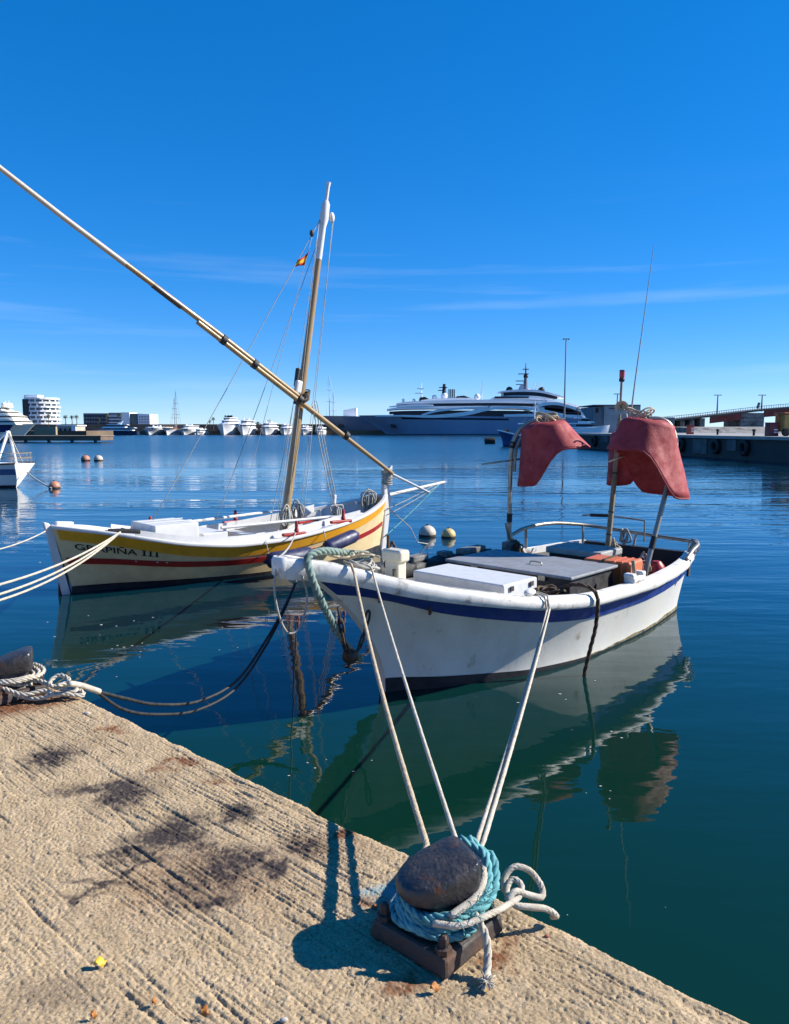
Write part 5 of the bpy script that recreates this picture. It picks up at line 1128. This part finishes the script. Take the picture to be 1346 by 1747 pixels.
m = MB(); m.box((-2.5, -2, zt+.6), (6, 6, 1.2)); m.build('roof_plant', FWHITE, tw)
m = MB(); m.prism(oct_(tr_*.8), 1.5, 3.0, 'z'); m.build('ground_floor', GLASS, tw)
m = MB(); m.box((-tr_*.55, -tr_*.86, (zt+3)/2-.2), (tr_*.35, 1.2, zt-4)); m.build('stair_slot', pm('dark_panel', (.03, .035, .045), (.05, .055, .06), .5, .5), tw)
# low modern building
YM = 345.; lb = empty('office_building', (0, 0, 0), 0, 'long low modern building of grey glass and white panels', 'building')
def fbox(par, name, a, b, ya, dep, mat, Y=YM):
    p0 = aty(a[0], a[1], Y); p1 = aty(b[0], b[1], Y); m = MB(); m.box(((p0.x+p1.x)/2, Y+ya+dep/2, (p0.z+p1.z)/2), (abs(p1.x-p0.x), dep, abs(p0.z-p1.z))); return m.build(name, mat, par)
PG = pm('panel_grey', (.20, .23, .27), (.14, .165, .20), .3, .5)
fbox(lb, 'glass_wing', (142, 705), (185, 730), 0, 12, PG); fbox(lb, 'glass_wing', (185, 704), (214, 730), .4, 12, PG); fbox(lb, 'white_core', (207, 703.5), (222, 730), -.4, 11, FWHITE)
fbox(lb, 'glass_hall', (221.9, 705.5), (236, 730), .1, 12, pm('teal_glass', (.03, .09, .12), (.05, .12, .15), .4, .15)); fbox(lb, 'white_block', (236.1, 706.5), (257, 730), -.8, 12, FWHITE)
for r_ in range(4):
    for c_ in range(7): fbox(lb, 'window', (238.5+c_*2.6, 709.5+r_*4.6), (239.8+c_*2.6, 712.5+r_*4.6), -.86, .1, pm('window_dark', (.2, .22, .24), None, rough=.3))
for r_ in range(3):
    for c_ in range(9): fbox(lb, 'window', (144+c_*4.5, 708+r_*6.5), (147.4+c_*4.5, 711.5+r_*6.5), -.06, .1, GLASS)
for r_ in range(3): fbox(lb, 'floor_slab', (186, 709+r_*5.5), (206.8, 710.6+r_*5.5), -.5, 1.2, FWHITE)
# small stone house
YH = 210.; hs = empty('stone_house', (0, 0, 0), 0, 'small pale stone house with three dark openings right of the pier end', 'house')
SH_ = pm('pale_stone', (.55, .49, .40), (.42, .37, .30), .6, .9)
fbox(hs, 'wall', (97, 727), (131, 748), 0, 6, SH_, YH)
for a in (103, 111, 119): fbox(hs, 'window', (a-1.5, 731), (a+2, 739), -.06, .2, GLASS, YH)
fbox(hs, 'roof', (96, 725), (132, 727), -.3, 6.6, FWHITE, YH); fbox(hs, 'end_wall', (123, 727.5), (131, 746), -.5, .4, FWHITE, YH)
g = MB(); x1 = fx(150, YH); g.box((x1-60, YH+9, .95), (120, 20, 1.5)); tag(g.build('quay_left', EARTH, None), 'sandy ground around the stone house', 'ground', kind='structure')
mb = MB(); p0 = aty(56, 728, 205); p1 = aty(94, 742, 205); mb.box(((p0.x+p1.x)/2, 206, (p0.z+p1.z)/2), (p1.x-p0.x, 1.0, p0.z-p1.z)); wl_ = mb.build('boundary_wall', pm('sand_wall', (.42, .32, .20), (.34, .26, .16), .3, .9), None); tag(wl_, 'sandy wall between the cream yacht and the stone house', 'wall')
# palms and shrubs on the far shore
def palm(px, top, base, Y, rpx, label, bushy=False):
    p = aty(px, base, Y); zt = fz(top, Y); r = rpx*Y/FPX; root = empty('palm_tree', (p.x, Y, p.z), 0, label, 'palm tree', 'palm trees on the far shore')
    h = zt-p.z-r
    MB().tube([(0, 0, 0), (.1*r, 0, h*.5), (0, 0, h)], [.20*r*.5+.1, .1, .12], 6).build('trunk', TRUNK, root)
    m = MB()
    for k in range(26):
        a = random.uniform(0, 2*math.pi); e = random.uniform(-.5, 1.3); L_ = r*random.uniform(.8, 1.1); d = Vector((math.cos(a)*math.cos(e), math.sin(a)*math.cos(e), math.sin(e)))
        sd_ = d.cross(Vector((0, 0, 1))).normalized()*r*.12; c0 = Vector((0, 0, h)); pm_ = c0+d*L_*.6; pe = c0+d*L_+Vector((0, 0, -.35*r))
        m.add([c0, pm_+sd_, pe, pm_-sd_], [(0, 1, 2, 3)])
    for k in range(60):
        d = Vector((random.gauss(0, 1), random.gauss(0, 1), random.gauss(0, .8))).normalized()*r*random.uniform(.3, .9)+Vector((0, 0, h)); e = r*.16
        m.add([d, d+Vector((e, 0, -e)), d+Vector((e*.3, e, e*.6))], [(0, 1, 2)])
    m.build('crown', FOLI, root)
for k, (px, top, base, Y, r, lab) in enumerate(((112, 706, 728, 250, 5, 'palm left of the three above the stone house'), (123, 707, 728, 250, 4.5, 'middle palm of the three above the stone house'), (131, 706, 728, 250, 5, 'right palm of the three above the stone house'), (83, 704, 736, 260, 6, 'palm in front of the white tower'), (168, 711, 732, 300, 5, 'palm before the left end of the low building'), (182, 704, 732, 300, 5, 'taller palm before the middle of the low building'),
        (204, 703, 732, 300, 5, 'palm before the white core of the low building'), (364, 710, 734, 290, 4.5, 'dark palm left of the tallest yacht'), (358, 715, 734, 290, 4, 'smaller dark palm at the far left of the tallest yacht'), (440, 717, 736, 290, 6, 'bushy palm between the yachts left of the mast'), (459, 714, 736, 290, 5, 'palm above the yacht left of the mast'), (985, 692, 735, 230, 5, 'left dark tree beside the grey warehouse'), (1004, 691, 735, 228, 5, 'right dark tree touching the grey warehouse'))):
    palm(px, top, base, Y, r, lab)

# ---- right side: quay, warehouse, bridge, blue trawler, lamps
def rp(px, py, z): return atz(px, py, z)
qa = atz(985, 764, 0); qb = atz(1346, 790, 0); dirq = (qb-qa).normalized(); qn = Vector((-dirq.y, dirq.x, 0)); 
if qn.x < 0: qn = -qn
QH = 1.72; qc = qb+dirq*40
rq = MB(); P = [qa, qc, qc+qn*16, qa+qn*16]
rq.add([p+Vector((0, 0, QH)) for p in P]+[p-Vector((0, 0, 1)) for p in P], [(0, 1, 2, 3), (0, 4, 5, 1), (1, 5, 6, 2), (2, 6, 7, 3), (3, 7, 4, 0)])
tag(rq.build('harbour_quay', DCONC), 'dark concrete harbour quay on the right', 'quay', kind='structure')
top = MB(); P2 = [qa-dirq*.3-qn*.25, qc-qn*.25, qc+qn*16.2, qa-dirq*.3+qn*16.2]
top.add([p+Vector((0, 0, QH+.14)) for p in P2]+[p+Vector((0, 0, QH-.10)) for p in P2], [(0, 1, 2, 3), (0, 4, 5, 1), (1, 5, 6, 2), (2, 6, 7, 3), (3, 7, 4, 0)])
tag(top.build('quay_coping', pm('pale_coping', (.42, .40, .37), (.34, .32, .29), .8, .8)), 'pale coping of the right quay', 'quay', kind='structure')
TY = pm('tyre_rubber', (.012, .012, .013), (.03, .03, .03), 5, .7)
Lq = (qc-qa).length; nT = 0
for d, lab in ((6, 'far left'), (12, 'second from the left'), (20.5, 'third from the left'), (27, 'fourth from the left'), (33, 'fifth from the left'), (37.2, 'nearest, at the right edge')):
    c = qa+dirq*d-qn*.22; t_ = empty('tyre_fender', (c.x, c.y, .95), math.atan2(-qn.y, -qn.x), 'black tyre on the dark quay wall, %s of the row' % lab, 'tyre', 'tyre fenders on the right quay')
    m = MB(); m.tube([(0, .48*math.cos(a), .48*math.sin(a)) for a in np.linspace(0, 2*math.pi, 20, endpoint=False)], .19, 8, closed=True); m.build('tread', TY, t_, smooth=60)
    m = MB(); m.tube([(0, .33*math.cos(a), .33*math.sin(a)) for a in np.linspace(0, 2*math.pi, 20, endpoint=False)], .05, 6, closed=True); m.build('bead', TY, t_, smooth=60)
for d, w_, zc, h_ in ((9, 2.2, 1.25, .8), (16.5, 3.0, 1.2, .85), (23.5, 1.6, 1.1, .9), (30.2, 2.4, .9, 1.3), (35.2, 1.3, 1.1, .9)):
    c = qa+dirq*d-qn*.02; m = MB(); m.box((c.x, c.y, zc), (w_, .16, h_), (0, 0, math.atan2(dirq.y, dirq.x))); o = m.build('quay_block', pm('wall_patch', (.15, .15, .145), (.09, .088, .085), .8, .8), bpy.data.objects['harbour_quay'], bevel=.02)
lad = 25.8; c = qa+dirq*lad-qn*.2; ld = empty('quay_ladder', (c.x, c.y, 0), math.atan2(dirq.y, dirq.x), 'narrow dark ladder on the right quay wall', 'ladder')
for e in (-.25, .25): MB().tube([(e, 0, -.2), (e, 0, 2.2)], .03, 6).build('ladder_rail', STEEL, ld)
for k in range(7): MB().tube([(-.25, 0, .1+.28*k), (.25, 0, .1+.28*k)], .02, 6).build('rung', STEEL, ld)
def on_quay(px, Y): return Vector((fx(px, Y), Y, QH+.14))
# red cabinets
def cabinet(px, Y, wpx, top, mat, label, stripes):
    p = on_quay(px, Y); w_ = wpx*Y/FPX; h = fz(top, Y)-p.z; root = empty('quay_cabinet', p, .1, label, 'cabinet', 'cabinets on the right quay')
    m = MB(); m.box((0, 0, h/2), (w_, w_*.8, h)); m.build('body', mat, root, bevel=.03)
    m = MB(); m.box((0, 0, h+.03), (w_*1.06, w_*.86, .06)); m.build('lid', mat, root)
    for k in range(stripes): m = MB(); m.box((w_*.2, -w_*.41, h*(.3+.2*k)), (w_*.4, .02, h*.09)); m.build('white_mark', FWHITE, root)
RC = pm('cabinet_red', (.42, .06, .035), (.33, .045, .03), 2, .6); RC2 = pm('cabinet_dark_red', (.20, .035, .05), (.15, .03, .045), 2, .6)
cabinet(1177, 78, 10, 726, RC, 'bright red cabinet with white marks right of the large float', 3); cabinet(1316, 60, 17, 722, RC2, 'dark red cabinet beside the yellow machine', 2)
# yellow machine at the right edge
p = on_quay(1342, 60); ym = empty('yellow_machine', p, .15, 'yellow and orange dock machine cut by the right edge', 'machine')
YMA = pm('machine_yellow', (.50, .30, .08), (.42, .24, .06), 2, .6); YOR = pm('machine_orange', (.50, .16, .04), (.4, .13, .04), 2, .6)
m = MB(); m.box((.1, 0, 1.0), (1.5, 1.2, 1.3)); m.build('cab', YMA, ym, bevel=.05); m = MB(); m.box((.05, 0, 1.75), (1.6, 1.3, .14)); m.build('cab_roof', YOR, ym, bevel=.03)
m = MB(); m.box((.25, -.61, 1.35), (.8, .02, .36)); m.build('window', GLASS, ym); m = MB(); m.tube([(-.7, 0, .9), (-.9, 0, 1.7)], .12, 8); m.build('arm', YOR, ym)
for e in (-.5, .6):
    m = MB(); m.lathe([(.10, -.12), (.30, -.11), (.30, .11), (.10, .12)], (e, -.6, .30), (0, 1, 0), 16); m.build('wheel', TY, ym, smooth=40)
for px, Y, lab in ((1286, 64, 'small dark mooring post on the right quay'), (1224, 72, 'leaning thin post on the right quay')):
    p = on_quay(px, Y); m = MB(); m.lathe([(.10, 0), (.10, .35), (.16, .4), (.16, .5), (.05, .55)], p, seg=10); tag(m.build('mooring_post', BLACK, None, smooth=40), lab, 'post')
# breakwater and bridge beyond the right quay
YBR = 210.
bw_ = MB(); x0, x1 = fx(1175, 190), fx(1700, 190)
bw_.prism([(186, -1), (186, .9), (188, 1.1), (192, 2.6), (205, 2.8), (205, -1)], x0, x1, 'x'); tag(bw_.build('breakwater', CONC, None), 'grey sloping concrete breakwater under the bridge', 'breakwater')
m = MB(); m.box(((x0+x1)/2, 185.7, .3), (x1-x0, .8, 1.5)); bwf = m.build('wet_foot', DCONC, bpy.data.objects['breakwater'])
br = empty('road_bridge', (0, 0, 0), 0, 'road bridge with red girders climbing to the right', 'bridge')
def bz(px): return fz(float(np.interp(px, [1120, 1180, 1240, 1300, 1346, 1700], [718, 712, 705, 698, 694, 668])), YBR)
PX = list(range(1120, 1701, 20))
dk = MB(); dk.loft([[Vector((fx(p_, YBR), YBR, bz(p_)-.5)), Vector((fx(p_, YBR), YBR, bz(p_))), Vector((fx(p_, YBR), YBR+12, bz(p_))), Vector((fx(p_, YBR), YBR+12, bz(p_)-.5))] for p_ in PX], True, True); dk.build('deck', pm('bridge_dark', (.10, .095, .09), (.15, .14, .13), .4, .8), br)
for a, b_ in ((1212, 1264), (1304, 1700)):
    q_ = [p_ for p_ in np.linspace(a, b_, 12)]
    gd = MB(); gd.loft([[Vector((fx(p_, YBR), YBR+.3, bz(p_)-2.2)), Vector((fx(p_, YBR), YBR+.3, bz(p_)-.5)), Vector((fx(p_, YBR), YBR+1, bz(p_)-.5)), Vector((fx(p_, YBR), YBR+1, bz(p_)-2.2))] for p_ in q_], True, True); gd.build('girder', REDM, br)
for a, b_ in ((1264, 1304),):
    m = MB(); xa, xb = fx(a, YBR), fx(b_, YBR); m.box(((xa+xb)/2, YBR+6, bz(1284)/2-.3), (xb-xa, 11, bz(1284)-.8)); m.build('abutment', CONC, br, bevel=.1)
    for k in range(5): m = MB(); m.box(((xa+xb)/2, YBR+.45, .8+k*1.1), (xb-xa-.5, .1, .12)); m.build('joint_band', DCONC, br)
for a in (1146, 1166, 1182, 1200):
    m = MB(); m.box((fx(a, YBR), YBR+5, (bz(a)-.6)/2), (1.3, 8, bz(a)-.6)); m.build('pier', CONC, br)
m = MB(); xa, xb = fx(1128, YBR), fx(1186, YBR); m.prism([(xa, 0), (xb, 0), (xb, bz(1186)-.6), (xa, bz(1128)-.6)], YBR+8, YBR+9); m.build('side_wall', CONC, br)
for p_ in np.arange(1122, 1420, 4.0):
    x = fx(p_, YBR); z = bz(p_); MB().box((x, YBR+.2, z+.45), (.08, .08, .9)).build('railing_post', BLACK, br)
rr_ = MB(); rr_.tube([(fx(p_, YBR), YBR+.2, bz(p_)+.85) for p_ in PX], .06, 4); rr_.build('handrail', BLACK, br)
m = MB(); m.box((fx(1294, YBR), YBR+1, bz(1294)+1.1), (.5, .5, 1.6), (0, .3, 0)); m.build('sign_box', CONC, br)
# white motor cruiser by the red float and warehouse
side_yacht(972, 1040, 742, 712, 150, 'modern white cruiser with blue glass in front of the grey warehouse', FWHITE, False, 2)
YW = 205.; wh = empty('warehouse', (0, 0, 0), 0, 'plain grey warehouse right of the superyachts', 'warehouse')
WG = pm('grey_cladding', (.42, .43, .44), (.34, .35, .36), .4, .7)
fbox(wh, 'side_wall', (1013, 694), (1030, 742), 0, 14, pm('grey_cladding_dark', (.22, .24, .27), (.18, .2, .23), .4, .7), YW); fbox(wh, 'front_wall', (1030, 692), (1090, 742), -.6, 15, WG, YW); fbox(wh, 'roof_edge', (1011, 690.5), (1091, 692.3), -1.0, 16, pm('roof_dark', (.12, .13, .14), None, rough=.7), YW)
fbox(wh, 'door', (1060, 722), (1074, 742), -.7, .2, GLASS, YW); fbox(wh, 'vent', (1016, 696), (1021, 704), -.1, .2, BLACK, YW); fbox(wh, 'window_strip', (1038, 696), (1050, 697.5), -.66, .1, BLACK, YW)
fbox(wh, 'low_annex', (1090.2, 712), (1150, 742), 0, 12, pm('annex', (.26, .27, .28), (.2, .21, .22), .4, .8), YW)
g = MB(); g.box((fx(1010, YW)+45, YW+6, .5), (90, 40, 1.0)); tag(g.build('port_ground', CONC, None), 'port ground under the grey warehouse', 'ground', kind='structure')
# blue trawler behind the left red float
tb = atz(905, 762, 0); TBM = pm('trawler_blue', (.03, .10, .28), (.05, .13, .32), 1, .5); tk = tb.y/FPX
tl_ = empty('blue_trawler', (fx(852, tb.y), tb.y+2, 0), .12, 'blue and white fishing trawler partly hidden by the left red float', 'trawler')
Hh = Hull(9.5, [0, .6, 2, 5, 9.5], [.1, .9, 1.7, 2.0, 1.5], [0, 3, 9.5], [2.2, 1.5, 1.4], [0, .9, 3, 9.5], [.02, .1, 1.4, 1.3], rake=.8)
Hh.shell(20, 8).build('hull', TBM, tl_, smooth=40); Hh.rail(.05, .08, .06, .10).build('rail', FWHITE, tl_); Hh.deck(1.2, .3, 9.3, .1).build('deck', DECKG, tl_)
Hh.band(lambda u: -.2, lambda u: .2, .02, .1, 9.4).build('boot_top', BOOT, tl_)
m = MB(); m.box((4.6, 0, 2.1), (2.4, 2.2, 1.8)); m.build('wheelhouse', TBM, tl_, bevel=.05)
m = MB(); m.box((4.6, 0, 3.06), (2.8, 2.6, .16)); m.build('wheelhouse_roof', FWHITE, tl_, bevel=.05)
for k in range(3): m = MB(); m.box((3.9+k*.7, -1.11, 2.5), (.5, .04, .5)); m.build('window', GLASS, tl_)
for y in (-.6, .1, .8): m = MB(); m.box((3.39, y, 2.5), (.04, .5, .5)); m.build('window', GLASS, tl_)
MB().tube([(5.2, 0, 3.1), (5.2, 0, 6.2)], [.09, .05], 8).build('mast', FWHITE, tl_); MB().tube([(5.2, -1.0, 4.6), (5.2, 1.0, 4.6)], .05, 6).build('crosstree', FWHITE, tl_)
for x, y in ((3.4, 0), (7.5, .6), (7.5, -.6)): MB().tube([(5.2, 0, 5.9), (x, y, 3.0 if x < 5 else 1.6)], .02, 4).build('stay', R_GREY, tl_)
m = MB(); m.box((1.3, 0, 1.9), (.5, 1.0, .8)); m.build('winch', RUST, tl_, bevel=.05)
for dx, lab in ((837, 'dark floating fender left of the blue trawler'),):
    p = atz(dx, 757, 0); m = MB(); m.lathe([(.1, -.9), (.5, -.8), (.6, 0), (.5, .8), (.1, .9)], (p.x, p.y+1, .45), (1, 0, 0), 14); tag(m.build('dark_fender', TY, None, smooth=50), lab, 'fender')
# lamp posts
def lamp_post(px, base, top, Y, label, arm=1.2):
    p = aty(px, base, Y); zt = fz(top, Y); root = empty('lamp_post', (p.x, Y, p.z), 0, label, 'lamp post', 'lamp posts along the port')
    GM = pm('lamp_grey', (.22, .23, .24), (.18, .18, .19), 1, .5)
    MB().tube([(0, 0, 0), (0, 0, zt-p.z)], [.14*Y/110, .07*Y/110], 8).build('pole', GM, root, smooth=60)
    MB().tube([(-arm, 0, zt-p.z), (arm, 0, zt-p.z)], .06*Y/110, 6).build('arm', GM, root)
    for e in (-1, 1): m = MB(); m.box((e*arm*.8, 0, zt-p.z-.06), (arm*.5, .3, .12)); m.build('lantern', GM, root)
lamp_post(962, 735, 578, 112, 'tallest lamp post, rising above the left red float', .45)
lamp_post(1223, 712, 674, 215, 'lamp post on the bridge above the red girder', 1.0); lamp_post(1299, 702, 674, 215, 'lamp post at the right on the bridge', 1.0); lamp_post(1052, 720, 672, 215, 'thin lamp post behind the wooden pole', 1.0)

# ------------------------------------------------------------------ sub-parts sit under the part they belong to
def under(root, part, names):
    ps = [c for c in root.children if c.name.split('.')[0] == part]
    if not ps: return
    for c in list(root.children):
        if c.name.split('.')[0] in names and c is not ps[0]: c.parent = ps[0]
under(bb, 'mast', ('mast_head', 'truck', 'halyard_block', 'parrel_lashing', 'parrel_block', 'upper_block'))
under(bb, 'lower_yard', ('yard_band',)); under(bb, 'engine_box', ('box_batten',)); under(bb, 'sternpost', ('rudder_head',)); under(bb, 'stem_post', ('stem_lashing',))
under(wb, 'engine_box', ('engine_box_lid', 'lid_handle', 'box_fitting')); under(wb, 'pale_locker', ('hinge',)); under(wb, 'wooden_pole', ('pole_lashing',)); under(wb, 'lamp_rod', ('lamp_base', 'red_lamp', 'lamp_cap'))
under(wb, 'horn', ('horn_bracket',)); under(wb, 'whip_antenna', ('antenna_base',)); under(wb, 'stern_rail', ('rail_stanchion',)); under(wb, 'tiller_bar', ('tiller_grip', 'tiller_post')); under(wb, 'hatch_trunk', ('hatch_cover',)); under(wb, 'bitt', ('iron_pin', 'iron_hook'))
under(oc, 'body', ('moulded_rib', 'strap'))
for o in list(SC.objects):
    if o.parent is None and o.type == 'EMPTY':
        nm = o.name.split('.')[0]
        if nm == 'bollard': under(o, 'base_plate', ('bolt',))
        if nm == 'lamp_post': under(o, 'arm', ('lantern',))
        if nm == 'tyre_fender': under(o, 'tread', ('bead',))
# things built from world or boat coordinates: bring their own origin to their base
bpy.context.view_layer.update()
for root in (lb, hs, br, wh, oc):
    pts = [root.matrix_world.inverted() @ (c.matrix_world @ Vector(k)) for c in root.children_recursive for k in c.bound_box]
    c0 = Vector(((min(p.x for p in pts)+max(p.x for p in pts))/2, (min(p.y for p in pts)+max(p.y for p in pts))/2, min(p.z for p in pts)))
    root.location = root.matrix_world @ c0
    for c in root.children: c.location = c.location-c0
